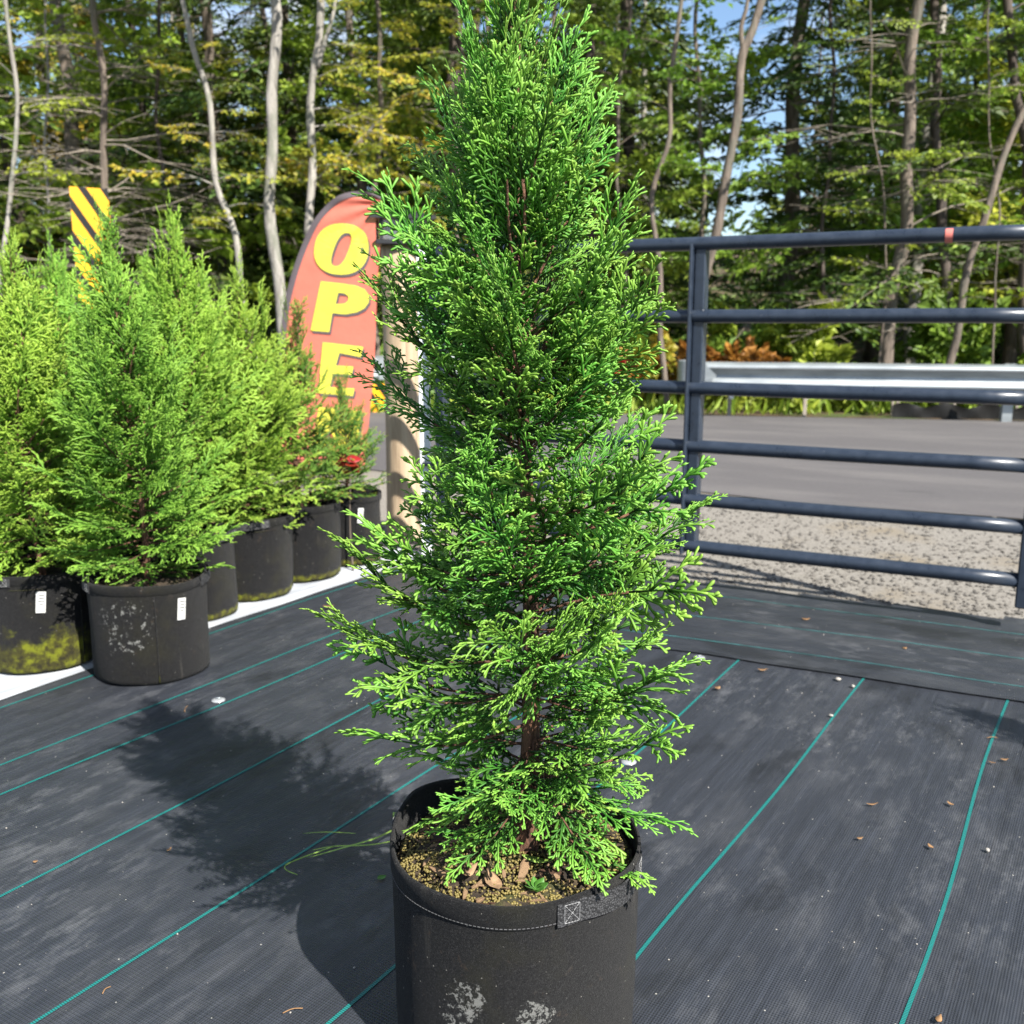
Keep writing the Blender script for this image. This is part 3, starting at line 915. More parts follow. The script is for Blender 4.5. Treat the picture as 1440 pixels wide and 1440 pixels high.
# ------------------------------------------------------------------ the big potted arborvitae
hx, hy = 0.004, 1.48
HR, HH = 0.197, 0.343
hero = thing('potted_arborvitae', 'large green arborvitae in a black felt grow bag, in the foreground centre', 'potted tree', (hx, hy, 0.010 + 0.002), 0)
def hero_rim(t):
    d = (t - R(140) + np.pi) % (2 * np.pi) - np.pi
    d2 = (t - R(20) + np.pi) % (2 * np.pi) - np.pi
    return 0.022 * np.exp(-(d / 0.55) ** 2) + 0.010 * np.exp(-(d2 / 0.5) ** 2) - 0.004 * np.sin(t * 2 + 0.5) + 0.002 * np.sin(5 * t)
make_pot(hero, HR, HH, MATS['felt_hero'], hero_rim, 0.0042, 3, 0.036, R(-41), R(62), None, True)
# soil
SZ = 0.315
nr, na_ = 16, 60
V = [[0, 0, SZ + 0.012]]
for k in range(1, nr + 1):
    r_ = (HR - 0.006) * k / nr
    for j in range(na_):
        t = 2 * math.pi * j / na_
        V.append([r_ * math.cos(t), r_ * math.sin(t), SZ + 0.012 * (1 - (k / nr) ** 2) + 0.004 * math.sin(40 * r_ + 3 * t) + rg.normal(0, 0.0025)])
T = [[0, 1 + j, 1 + (j + 1) % na_] for j in range(na_)]
Q = [[1 + (k - 1) * na_ + j, 1 + k * na_ + j, 1 + k * na_ + (j + 1) % na_, 1 + (k - 1) * na_ + (j + 1) % na_] for k in range(1, nr) for j in range(na_)]
soil = obj('soil', MB().add(V, Q, T).mesh('soil', MATS['soil'], True), hero)
def soil_z(x, y): return SZ + 0.012 * (1 - (math.hypot(x, y) / HR) ** 2)
n = 5200
t = rng.uniform(0, 2 * np.pi, n); r_ = (HR - 0.012) * np.sqrt(rng.random(n))
x, y = r_ * np.cos(t), r_ * np.sin(t)
cl = np.sin(x * 38 + 1.0) + np.sin(y * 44 + 2.0) + rng.normal(0, 0.8, n)
k = cl > -0.9
x, y = x[k], y[k]
S = rng.uniform(0.0014, 0.0027, len(x))
P = np.column_stack([x, y, SZ + 0.012 * (1 - (np.hypot(x, y) / HR) ** 2) + 0.0016 + rng.uniform(0, 0.0025, len(x))])
mb = MB(); pebbles(mb, P, S, rng.random(len(x)), 0.95, 0.06)
tag(obj('granules', mb.mesh('granules', MATS['prill'], True), soil), 'yellow fertiliser granules spread over the potting soil', kind='stuff')
chip = []
for k in range(7):
    mb = MB()
    w0 = rng.uniform(0.5, 1.0)
    pts = []
    for (u_, v_) in ((-1, -0.4), (-0.5, -0.7), (0.3, -0.55), (1, -0.3), (0.9, 0.35), (0.2, 0.7), (-0.6, 0.5)):
        pts.append([u_ * 0.5 * rng.uniform(.8, 1.15), v_ * 0.3 * w0 * rng.uniform(.7, 1.2)])
    pts = np.array(pts); m7 = len(pts)
    top = np.column_stack([pts, 0.05 + 0.10 * pts[:, 0] ** 2 + rng.uniform(-.02, .03, m7)]); bot = np.column_stack([pts * 0.96, -0.04 + 0.10 * pts[:, 0] ** 2])
    V = np.concatenate([top, bot])
    Q = [[i, m7 + i, m7 + (i + 1) % m7, (i + 1) % m7] for i in range(m7)]
    T = [[0, i, i + 1] for i in range(1, m7 - 1)] + [[m7, m7 + i + 1, m7 + i] for i in range(1, m7 - 1)]
    chip.append((MB().add(V, Q, T).mesh('bark_chip', MATS['bark_chip']), MB().add(V, Q, T).mesh('bark_chip', MATS['bark_chip_dark'])))
for k in range(105):
    t = rng.uniform(0, 2 * np.pi); r_ = (HR - 0.022) * math.sqrt(rng.random())
    x, y = r_ * math.cos(t), r_ * math.sin(t)
    dark = (rng.random() < 0.62) if x < 0.02 and y > -0.03 else (rng.random() < 0.25)
    s_ = rng.uniform(0.014, 0.034) if rng.random() < 0.8 else rng.uniform(0.04, 0.06)
    obj('bark_chip', chip[int(rng.integers(7))][1 if dark else 0], soil, (x, y, soil_z(x, y) + 0.0035), (rng.normal(0, .22), rng.normal(0, .22), rng.uniform(0, 6.28)), (s_, s_ * rng.uniform(.5, 1.1), s_))
def small_leaf(name, mat, parent, loc, rot, L, W, curl=0.3):
    mb = MB()
    k = 6
    tt = np.linspace(0, 1, k)
    w_ = W * np.sin(np.pi * tt ** 0.8) * 0.5 + 0.0004
    z = curl * L * (tt - 0.5) ** 2
    c = np.stack([L * (tt - 0.5), 0 * tt, z], -1)
    l = c + np.stack([0 * tt, w_, 0.35 * w_], -1); r2 = c + np.stack([0 * tt, -w_, 0.35 * w_], -1)
    V = np.concatenate([l, c, r2])
    dn = V.copy(); dn[:, 2] -= 0.0006
    i = np.arange(k - 1)
    Qt = np.concatenate([np.stack([i + k, i + 1 + k, i + 1, i], -1), np.stack([i + 2 * k, i + 1 + 2 * k, i + 1 + k, i + k], -1)])
    n3 = 3 * k
    Qb = Qt[:, ::-1] + n3
    ed = []
    for a_, b_ in [(q, q + 1) for q in range(k - 1)]:
        ed += [[a_, b_, b_ + n3, a_ + n3], [2 * k + b_, 2 * k + a_, 2 * k + a_ + n3, 2 * k + b_ + n3]]
    mb.add(np.concatenate([V, dn]), np.concatenate([Qt, Qb, np.array(ed)]))
    return obj(name, mb.mesh(name, mat, True), parent, loc, rot)
small_leaf('dry_leaf', MATS['bark_chip'], soil, (-0.035, -0.105, SZ + 0.014), (0.2, -0.3, 2.0), 0.045, 0.026, 0.8)
small_leaf('dry_leaf', MATS['bark_chip'], soil, (-0.075, -0.085, SZ + 0.016), (0.3, 0.2, 1.0), 0.05, 0.02, 1.0)
small_leaf('grass_blade', MATS['grass'], soil, (0.035, -0.052, SZ + 0.018), (0.2, 0.05, -0.25), 0.05, 0.012, 0.6)
for k in range(7):
    a_ = k * 0.9
    small_leaf('weed_leaf', MATS['weed_leaf'], soil, (0.032 + 0.010 * math.cos(a_), -0.125 + 0.010 * math.sin(a_), SZ + 0.018), (0.3, -0.5, a_), 0.022, 0.014, 0.5)
# trunk
tz = np.linspace(0, 1, 26)
TH = 1.64 - SZ
tp = np.stack([0.013 + 0.018 * np.sin(tz * 5.2 + 0.2) * (1 - 0.5 * tz) - 0.002, -0.012 + 0.012 * np.sin(tz * 4 + 1.2), SZ - 0.02 + TH * tz], -1)
trad = 0.0135 * (1 - tz) ** 0.75 + 0.0022
trad[:5] *= np.array([1.55, 1.4, 1.25, 1.12, 1.05])
trunk_m = tube(MB(), tp, trad, 12).mesh('trunk', MATS['thuja_bark'], True)
trunk = obj('trunk', trunk_m, hero)
# peeling bark strips
for k in range(16):
    z0 = SZ + rng.uniform(0.0, 0.9) ** 1.6 * 0.75
    f = (z0 - SZ + 0.02) / TH * 25
    j = min(int(f), 23)
    a_ = rng.uniform(0, 6.28) if k > 4 else rng.uniform(-2.6, -0.6)
    r0 = trad[j] + 0.0008
    L_ = rng.uniform(0.03, 0.075)
    pts = []
    for t in np.linspace(0, 1, 5):
        jj = min(j + t * L_ / TH * 25, 24.9); j0 = int(jj)
        c = tp[j0] + (tp[min(j0 + 1, 25)] - tp[j0]) * (jj - j0)
        pts.append(c + (r0 + 0.003 * (t - 0.5) ** 2) * np.array([math.cos(a_ + 0.25 * t), math.sin(a_ + 0.25 * t), 0]))
    obj('bark_strip', tube(MB(), pts, [0.0012, 0.003, 0.0034, 0.0028, 0.0008], 5).mesh('bark_strip', MATS['thuja_bark'], True), trunk)

def hero_reach(z):
    return np.interp(z, [0.36, 0.44, 0.50, 0.60, 0.70, 0.82, 0.95, 1.05, 1.18, 1.30, 1.42, 1.52, 1.60, 1.70],
                        [0.09, 0.13, 0.18, 0.265, 0.265, 0.245, 0.245, 0.24, 0.222, 0.190, 0.150, 0.105, 0.065, 0.035])
def place_branch(parent, pool, base, az, inc, length, roll, rg, lat=1.0):
    """inc: angle above the horizontal"""
    near = [e for e in pool if abs(e[2] - length) < 0.045] or pool
    w_, f_, L0 = near[int(rg.integers(len(near)))]
    s_ = length / L0
    M = Matrix.Rotation(az, 3, 'Z') @ Matrix.Rotation(-inc, 3, 'Y') @ Matrix.Rotation(roll, 3, 'X')
    o = obj('branch', w_, parent, base, M.to_euler(), (s_, s_ * lat * rg.uniform(0.85, 1.12), s_ * lat))
    obj('spray', f_, o)
    return o
NB = 158
rg = np.random.default_rng(21)
az = 0.0
for k in range(NB):
    u_ = (k + 0.5) / NB
    z0 = 0.385 + (1.60 - 0.385) * u_ ** 1.05
    z0 += 0.020 * math.sin(z0 * 48.0) * (1 - u_)          # loose tiers with gaps between
    az += 2.39996 + rg.normal(0, 0.3)
    inc = R(np.interp(u_, [0, 0.1, 0.35, 0.7, 1.0], [-8, 6, 22, 50, 72]) + rg.normal(0, 10))
    # reach at the height of the tip
    Lb = 0.2
    for _ in range(3):
        zt = z0 + Lb * math.sin(inc)
        Lb = hero_reach(zt) / max(0.30, math.cos(inc))
    Lb = min(Lb, 0.36) * (rg.uniform(0.55, 1.0) if rg.random() < 0.7 else rg.uniform(0.95, 1.16))
    if 0.80 < z0 < 1.30 and math.cos(az) < -0.55: Lb *= rg.choice([0.72, 0.85, 1.10])
    if z0 > 0.95 and math.cos(az) > 0.4: Lb *= 0.88
    Lb = max(Lb, 0.085)
    if z0 < 0.435 and abs(((az + math.pi / 2 + 0.1) + math.pi) % (2 * math.pi) - math.pi) < 0.75: continue
    f = (z0 - SZ + 0.02) / TH * 25; j = min(int(f), 24)
    b0 = tp[j] + (tp[j + 1] - tp[j]) * (f - j)
    pool = BR['s'] if Lb < 0.165 else BR['m'] if Lb < 0.26 else BR['l']
    # towards the camera side the sprays stay a little shorter so the trunk shows here and there
    lat = float(np.interp(u_, [0.6, 0.9], [1.0, 0.72]))
    if rg.random() < np.interp(u_, [0.35, 0.6], [0.0, 1.0]): pool, Lb = BR['t'], min(Lb, 0.27)
    place_branch(hero, pool, b0, az, inc, Lb, rg.normal(0, 0.5), rg, lat)
# upright leaders at the top and a few stray shoots at the foot
for (dx, dy, z0, az_, inc_, L_) in ((0.0, 0, 1.52, 0.3, 86, 0.22), (0.01, 0.0, 1.42, 3.0, 78, 0.20), (0.0, 0.01, 1.40, 0.2, 70, 0.17), (0, 0, 1.34, 3.3, 64, 0.18),
                                    (0.0, 0, 1.30, -0.2, 60, 0.15), (0, 0, 1.46, 1.7, 78, 0.2), (0, 0, 1.45, -1.4, 74, 0.2)):
    f = (z0 - SZ + 0.02) / TH * 25; j = min(int(f), 24)
    place_branch(hero, BR['t'], tp[j] + np.array([dx, dy, 0]), az_, R(inc_), L_, rg.normal(0, 1.0), rg, 0.62)
for (az_, z0, inc_, L_) in ((-0.35, 0.455, -16, 0.215), (-0.62, 0.43, -24, 0.19), (-2.25, 0.47, -34, 0.17), (-2.7, 0.50, -20, 0.17), (-0.95, 0.49, -30, 0.18), (0.2, 0.47, -12, 0.16)):
    f = (z0 - SZ + 0.02) / TH * 25; j = min(int(f), 24)
    place_branch(hero, BR['m'], tp[j], az_, R(inc_), L_, rg.normal(0, 0.3), rg)

# low drooping sprays close the crown above the soil
for k in range(22):
    z0 = 0.415 + 0.12 * rg.random()
    az_ = k * 2.4 + rg.normal(0, 0.2)
    f = (z0 - SZ + 0.02) / TH * 25; j = min(int(f), 24)
    inc_, L_ = R(rg.uniform(-34, -4)), rg.uniform(0.12, 0.18)
    if abs((az_ + math.pi / 2 + math.pi) % (2 * math.pi) - math.pi) < 0.8:      # leave the foot of the trunk open in front
        z0, inc_, L_ = z0 + 0.06, R(rg.uniform(-12, 4)), L_ * 0.75
        f = (z0 - SZ + 0.02) / TH * 25; j = min(int(f), 24)
    place_branch(hero, BR['s'] if k % 2 else BR['m'], tp[j], az_, inc_, L_, rg.normal(0, 0.4), rg)
# shorter sprays on the near side veil most of the trunk
for k in range(28):
    z0 = 0.56 + 0.72 * (k + 0.5) / 28 + rg.normal(0, 0.01)
    if abs(z0 - 0.94) < 0.022 or abs(z0 - 0.70) < 0.022: continue
    az_ = rg.uniform(-2.5, -0.65)
    f = (z0 - SZ + 0.02) / TH * 25; j = min(int(f), 24)
    place_branch(hero, BR['m'], tp[j], az_, R(rg.uniform(2, 34) + 18 * (z0 - 0.56)), rg.uniform(0.15, 0.215), rg.normal(0, 0.6), rg)

# ------------------------------------------------------------------ the row of smaller potted arborvitae
rg = np.random.default_rng(77)
LOD = []
for L in (0.13, 0.15, 0.2, 0.22, 0.24, 0.28, 0.30):
    for k in range(2):
        w_, f_ = thuja_branch(rg, L, 1, 0.2)
        LOD.append((w_.arrays(), f_.arrays(), L))
def bush_meshes(H, reach, nb, seed, mat, z0=0.05):
    """foliage and wood of a smaller arborvitae, base of the trunk at z=0"""
    rg = np.random.default_rng(seed)
    fol, wood = MB(), MB()
    tz = np.linspace(0, 1, 14)
    path = np.stack([0.02 * np.sin(tz * 5 + seed), 0.02 * np.sin(tz * 4 + seed * 2), H * 0.97 * tz - 0.03], -1)
    tube(wood, path, 0.011 * (1 - tz) ** 0.8 + 0.002, 8)
    az = rg.uniform(0, 6)
    for k in range(nb):
        u_ = (k + 0.5) / nb
        z = z0 + (H * 0.96 - z0) * u_ ** 1.1
        az += 2.4 + rg.normal(0, 0.3)
        inc = R(np.interp(u_, [0, 0.15, 0.5, 1], [-14, 12, 42, 76]) + rg.normal(0, 9))
        Lb = 0.2
        for _ in range(3):
            zt = z + Lb * math.sin(inc)
            Lb = reach * np.interp(zt / H, [0, 0.08, 0.25, 0.5, 0.7, 0.85, 0.95, 1.1], [0.72, 0.92, 1.0, 0.86, 0.55, 0.26, 0.12, 0.05]) / max(0.32, math.cos(inc))
        Lb = max(0.09, min(Lb, 0.36)) * rg.uniform(0.7, 1.1)
        w_, f_, L0 = min(LOD, key=lambda e: abs(e[2] - Lb) + rg.uniform(0, 0.06))
        M = np.eye(4)
        M[:3, :3] = np.array(Matrix.Rotation(az, 3, 'Z') @ Matrix.Rotation(-inc, 3, 'Y') @ Matrix.Rotation(rg.normal(0, .5), 3, 'X')) * (Lb / L0)
        j = min(int(z / (H * 0.97) * 13), 12)
        M[:3, 3] = [path[j][0], path[j][1], z]
        wood.merge(w_, M); fol.merge(f_, M)
    for k in range(6):                                   # leggy leading shoots above the mass
        Lb = rg.uniform(0.09, 0.17) * H / 1.2
        z = H * rg.uniform(0.72, 0.97); az = rg.uniform(0, 6.28); rr = reach * rg.uniform(0, 0.35) * (1.15 - z / H)
        w_, f_, L0 = LOD[int(rg.integers(len(LOD)))]
        M = np.eye(4)
        M[:3, :3] = np.array(Matrix.Rotation(az, 3, 'Z') @ Matrix.Rotation(-R(rg.uniform(70, 86)), 3, 'Y') @ Matrix.Rotation(rg.normal(0, .5), 3, 'X')) * (Lb / L0) @ np.diag([1.25, 0.42, 0.42])
        M[:3, 3] = [rr * math.cos(az), rr * math.sin(az), z]
        wood.merge(w_, M); fol.merge(f_, M)
    return wood.mesh('trunk', MATS['thuja_bark'], True), fol.mesh('foliage', mat, True, True)
BUSH = [bush_meshes(1.30, 0.315, 160, 1, MATS['thuja_far']), bush_meshes(1.12, 0.335, 145, 2, MATS['thuja_far']), bush_meshes(0.86, 0.27, 105, 3, MATS['thuja_rust'])]
BUSH.append(BUSH[0])                                        # same shape, darker green
def small_soil(parent, Rr, z):
    mb = MB()
    k = 28
    V = [[0, 0, z + 0.01]] + [[Rr * math.cos(2 * math.pi * j / k), Rr * math.sin(2 * math.pi * j / k), z] for j in range(k)]
    obj('soil', mb.add(V, None, [[0, 1 + j, 1 + (j + 1) % k] for j in range(k)]).mesh('soil', MATS['soil'], True), parent)
row = 'potted arborvitae set out on the white sheet'
def potted(x, y, bi, sc, rz, Rr, H, mat, label, seed, tag_at=None, strap=R(-150), lean=(0, 0), group=row, rimamp=0.006, zz=0.007):
    t = thing('potted_arborvitae', label, 'potted tree', (x, y, zz), 0, group)
    make_pot(t, Rr, H, mat, lambda a: rimamp * np.sin(2 * a + seed) + rimamp * 0.5 * np.sin(3 * a + 2 * seed), 0.005, seed, 0.030, strap, R(58), tag_at)
    small_soil(t, Rr - 0.004, H - 0.04)
    tr, fo = BUSH[bi]
    obj('trunk', tr, t, (0, 0, H - 0.045), (lean[0], lean[1], rz), sc)
    fo_ = tag(obj('foliage', fo, t, (0, 0, H - 0.045), (lean[0], lean[1], rz), sc), kind='stuff')
    if bi == 3:
        fo_.material_slots[0].link = 'OBJECT'
        fo_.material_slots[0].material = MATS['thuja_mid']
    return t
potted(-1.64, 3.34, 1, 0.98, 0.3, 0.195, 0.33, MATS['felt_moss'], 'arborvitae in a mossy grow bag with yellow-green moss at its foot, far left', 4, R(-62), R(-120))
potted(-1.225, 3.23, 3, 0.90, 1.0, 0.193, 0.33, MATS['felt'], 'tall arborvitae in a grow bag with white lichen flecks, standing forward of the row', 6, R(-36), R(-160), (0.0, -0.035))
potted(-1.285, 3.87, 0, 0.95, 2.2, 0.172, 0.335, MATS['felt_clean'], 'arborvitae right behind the lichen-flecked bag, first of the receding row', 8, None, R(-20))
potted(-1.125, 4.17, 1, 0.92, 3.9, 0.172, 0.335, MATS['felt_clean'], 'arborvitae in the second bag of the receding row, white tag on its side', 9, R(-132), R(-75))
potted(-0.965, 4.47, 2, 1.05, 0.0, 0.168, 0.335, MATS['felt_clean'], 'rust-tipped arborvitae in front of the banner, third bag of the receding row', 10, None, R(60))
potted(-0.81, 4.76, 2, 0.68, 4.2, 0.168, 0.33, MATS['felt_clean'], 'small rust-tinged arborvitae in the last bag of the row, nearest the wooden post', 12, R(-52), R(200))
potted(-2.06, 3.62, 1, 1.02, 5.0, 0.19, 0.33, MATS['felt'], 'arborvitae at the left picture edge behind the mossy bag', 14)
potted(-1.72, 3.86, 1, 0.96, 1.5, 0.19, 0.33, MATS['felt'], 'arborvitae in the back row between the two front bags', 15)
potted(-1.56, 4.32, 0, 0.86, 3.1, 0.19, 0.33, MATS['felt'], 'arborvitae in the back row left of the banner', 16)
potted(-1.42, 4.72, 1, 0.90, 0.7, 0.19, 0.33, MATS['felt'], 'arborvitae tucked in behind the receding row next to the banner', 20)
potted(-1.88, 4.25, 3, 0.84, 4.4, 0.19, 0.33, MATS['felt'], 'darker arborvitae deep in the back row left of the tall one', 21)
potted(-2.25, 4.15, 0, 0.90, 2.0, 0.19, 0.33, MATS['felt'], 'hindmost arborvitae at the far left under the striped marker', 17)
# two unseen extras right of the view, added to shade sheets and gravel
potted(2.50, 1.42, 0, 1.08, 0.4, 0.19, 0.33, MATS['felt'], 'unseen arborvitae added right of the view to shade the sheet seam', 18, zz=0.006)
potted(3.12, 2.38, 0, 1.04, 2.4, 0.19, 0.33, MATS['felt'], 'unseen arborvitae added right of the view to shade the gravel edge', 19, zz=0.006)

# ------------------------------------------------------------------ gate, posts, lantern
def paint(name, c, rough=0.35, wear=(0.5, 0.5, 0.5)):
    m = Mat(name)
    v = m.coord('Object')
    f = m.noise(v, 25, 5)
    col = m.ramp(f, [(0.3, [x * 0.85 for x in c]), (0.7, [x * 1.15 for x in c])])
    s = m.noise(v, 60, 3, 0.7)
    col = m.mix(m.ramp(s, [(0.72, 0.0), (0.76, 0.6)]), col, wear)
    m.color(col)
    m.l(m.ramp(f, [(0.3, rough - 0.08), (0.7, rough + 0.12)]), m.b.inputs['Roughness'])
    m.b.inputs['Specular IOR Level'].default_value = 0.55
    return m.m
MATS['gate'] = paint('gate_paint', (0.021, 0.030, 0.047), 0.33, (0.22, 0.23, 0.25))
g_left = np.array([-0.360, 4.782]); g_dir = np.array([1.905 + 0.360, 3.621 - 4.782]); g_len = np.linalg.norm(g_dir); g_dir /= g_len
gate = thing('metal_gate', 'slate blue tubular metal gate with six rails', 'gate', (g_left[0], g_left[1], 0), math.atan2(g_dir[1], g_dir[0]))
rail_z = [1.19 + 4.2 * math.tan(math.atan((720 - yy) / F) - PITCH) for yy in (342, 444, 545, 627, 702, 767)]
for z in rail_z:
    k = 14
    pts = np.stack([np.linspace(0.0, g_len, k), 0.002 * np.sin(np.linspace(0, 9, k) + z * 5), z + 0.002 * np.sin(np.linspace(0, 7, k) + z)], -1)
    obj('rail', tube(MB(), pts, 0.0275, 20).mesh('rail', MATS['gate'], True), gate)
t_mid = 1.335 - 0.061
for xx, zl, zh, w in ((0.03, rail_z[-1] - 0.03, rail_z[0] + 0.02, 0.05), (t_mid, rail_z[-1] - 0.028, rail_z[0] - 0.012, 0.046), (g_len + 0.02, rail_z[-1] - 0.10, rail_z[0] + 0.02, 0.05)):
    mb = rounded_box(MB(), (xx, 0.018 if xx == t_mid else 0, (zl + zh) / 2), (w, 0.062, zh - zl), 0.005)
    obj('upright', mb.mesh('upright', MATS['gate'], False), gate)
# flat bar welded on the left side of the middle upright, weld beads at the rails
obj('cover_bar', rounded_box(MB(), (t_mid - 0.030, -0.018, (rail_z[0] + rail_z[-1]) / 2 - 0.02), (0.012, 0.055, rail_z[0] - rail_z[-1] + 0.03), 0.003).mesh('cover_bar', MATS['gate']), gate)
MATS['red_mark'] = plain('red_mark', (0.55, 0.16, 0.13), 0.5)
px0 = 1336
d = ray(px0, 322); tt = None
A2 = np.array([[d[0], -g_dir[0]], [d[1], -g_dir[1]]])
sol = np.linalg.solve(A2, g_left)
obj('red_sticker', tube(MB(), [[sol[1] - 0.013, 0, rail_z[0]], [sol[1] + 0.013, 0, rail_z[0]]], 0.0283, 20, cap=False).mesh('red_sticker', MATS['red_mark'], True), gate)
for z in (rail_z[1], rail_z[4]):
    mb = MB()
    tube(mb, [[-0.085, 0, z + 0.06], [0.0, 0, z + 0.06]], 0.011, 10)
    tube(mb, [[-0.015, 0, z + 0.03], [-0.015, 0, z + 0.10]], 0.019, 10)
    obj('hinge', mb.mesh('hinge', MATS['gate'], True), gate)

# wooden post
m = Mat('wood_post')
v = m.coord('Object', (1, 1, 0.06))
f = m.noise(v, 26, 6, 0.6, 0.8)
col = m.ramp(f, [(0.3, (0.30, 0.21, 0.13)), (0.6, (0.46, 0.35, 0.23)), (0.75, (0.52, 0.41, 0.28))])
cr = m.noise(m.coord('Object', (1, 1, 0.03)), 60, 3)
col = m.mix(m.ramp(cr, [(0.62, 0.0), (0.68, 0.7)]), col, (0.16, 0.11, 0.07))
m.color(col); m.set(Roughness=0.85); m.bump(f, 0.4, 0.01)
MATS['wood_post'] = m.m
pp = at_y(571, 735, 5.3)
post_top = at_y(571, 346, 5.3)[2]
post = thing('wooden_post', 'round tan timber post at the hinge end of the gate', 'post', (pp[0], 5.3, -0.02))
zz = np.linspace(-0.25, post_top + 0.02, 9)
obj('timber', tube(MB(), np.stack([0.004 * np.sin(zz * 3), 0 * zz, zz], -1), 0.107 - 0.006 * (zz + 0.25), 28).mesh('timber', MATS['wood_post'], True), post)
# lantern on top
MATS['black_metal'] = plain('black_metal', (0.015, 0.015, 0.017), 0.4, 0.5)
m = Mat('lantern_glass'); m.set(Roughness=0.08, Alpha=1.0); m.color((0.8, 0.82, 0.85)); m.b.inputs['Transmission Weight'].default_value = 0.9
MATS['glass'] = m.m
lan = thing('post_lantern', 'black glazed lantern cap sitting on the wooden post', 'lantern', (pp[0], 5.3, post_top), R(12))
rounded = rounded_box(MB(), (0, 0, 0.012), (0.27, 0.27, 0.024), 0.004)
obj('base', rounded.mesh('base', MATS['black_metal']), lan)
for sx in (-1, 1):
    for sy in (-1, 1):
        obj('corner_post', box(MB(), (sx * 0.105, sy * 0.105, 0.074), (0.018, 0.018, 0.100)).mesh('corner_post', MATS['black_metal']), lan)
for k in range(4):
    a_ = k * math.pi / 2
    obj('pane', box(MB(), (0, 0, 0), (0.19, 0.004, 0.098)).mesh('pane', MATS['glass']), lan, (0.105 * math.sin(a_), 0.105 * math.cos(a_), 0.074), (0, 0, -a_))
mb = MB()
w_ = 0.165
V = [[-w_, -w_, 0.125], [w_, -w_, 0.125], [w_, w_, 0.125], [-w_, w_, 0.125], [-w_, -w_, 0.139], [w_, -w_, 0.139], [w_, w_, 0.139], [-w_, w_, 0.139],
     [-.05, -.05, 0.178], [.05, -.05, 0.178], [.05, .05, 0.178], [-.05, .05, 0.178]]
mb.add(V, [[3, 2, 1, 0], [0, 1, 5, 4], [1, 2, 6, 5], [2, 3, 7, 6], [3, 0, 4, 7], [4, 5, 9, 8], [5, 6, 10, 9], [6, 7, 11, 10], [7, 4, 8, 11], [8, 9, 10, 11]])
obj('roof', mb.mesh('roof', MATS['black_metal']), lan)
# white steel post between timber post and gate
MATS['white_paint'] = paint('white_paint', (0.72, 0.74, 0.76), 0.4, (0.4, 0.38, 0.35))
wp = at_y(600, 740, 4.86)
wpost = thing('white_post', 'slim white steel post between the timber post and the gate', 'post', (wp[0], 4.86, 0))
wh = at_y(598, 345, 4.86)[2]
obj('tube', rounded_box(MB(), (0, 0, wh / 2 - 0.1), (0.052, 0.052, wh + 0.2), 0.004).mesh('tube', MATS['white_paint']), wpost)
obj('cap', rounded_box(MB(), (0, 0, wh + 0.006), (0.058, 0.058, 0.014), 0.003).mesh('cap', MATS['white_paint']), wpost)

# ------------------------------------------------------------------ feather banner
FY = 7.5
def cloth_mat(name, c):
    m = Mat(name)
    v = m.coord('Object')
    m.color(m.ramp(m.noise(v, 4, 3), [(0.3, [x * 0.93 for x in c]), (0.7, c)]))
    m.set(Roughness=0.75); m.b.inputs['Specular IOR Level'].default_value = 0.2
    tr = m.n('ShaderNodeBsdfTranslucent'); tr.inputs['Color'].default_value = (*c, 1)
    mx = m.n('ShaderNodeMixShader'); mx.inputs['Fac'].default_value = 0.12
    m.l(m.b.outputs['BSDF'], mx.inputs[1]); m.l(tr.outputs['BSDF'], mx.inputs[2]); m.l(mx.outputs['Shader'], m.out.inputs['Surface'])
    m.bump(m.noise(v, 9, 3), 0.25, 0.02)
    return m.m
MATS['flag_red'] = cloth_mat('flag_red', (0.60, 0.165, 0.115))
MATS['flag_yellow'] = cloth_mat('flag_yellow', (0.68, 0.62, 0.075))
MATS['flag_black'] = cloth_mat('flag_black', (0.11, 0.092, 0.10))
fb = at_y(396, 662, FY)
flag = thing('feather_banner', 'red feather banner with yellow letters reading OPEN', 'banner', (fb[0], FY, 0))
def flag_pt(px, py, off=0.0):
    p = at_y(px, py, FY)
    # creases fan out from the top right corner, gentle billow below
    dx, dy = px - 545, py - 285
    rr, an = math.hypot(dx, dy), math.atan2(dy, -dx)
    dep = 0.014 * math.sin(an * 16) * math.exp(-rr / 110.0) * min(1, rr / 15) + 0.02 * math.sin((px - 400) * 0.022 + py * 0.006)
    return np.array([p[0] - fb[0], dep - off, p[2]])
left_edge = [(389, 652), (393, 560), (400, 450), (411, 395), (428, 345), (447, 308), (470, 284), (492, 274), (515, 273), (538, 279)]
right_edge = [(513, 656), (518, 600), (526, 520), (529, 450), (531, 400), (534, 360), (536, 330), (537, 310), (538, 295), (538.5, 280)]
le, re_ = spline(left_edge, 60), spline(right_edge, 60)
nc = 26
mb = MB()
V = []
for i in range(60):
    for j in range(nc):
        f = j / (nc - 1)
        q = le[i] * (1 - f) + re_[i] * f
        V.append(flag_pt(*q))
i = (np.arange(59)[:, None] * nc + np.arange(nc - 1)[None]).ravel()
Qf = np.stack([i, i + 1, i + nc + 1, i + nc], -1)
V = np.array(V)
back = V + np.array([0, 0.003, 0])
fm = MB().add(V, Qf).add(back, Qf[:, ::-1])
fc = obj('cloth', fm.mesh('cloth', MATS['flag_red'], True), flag)
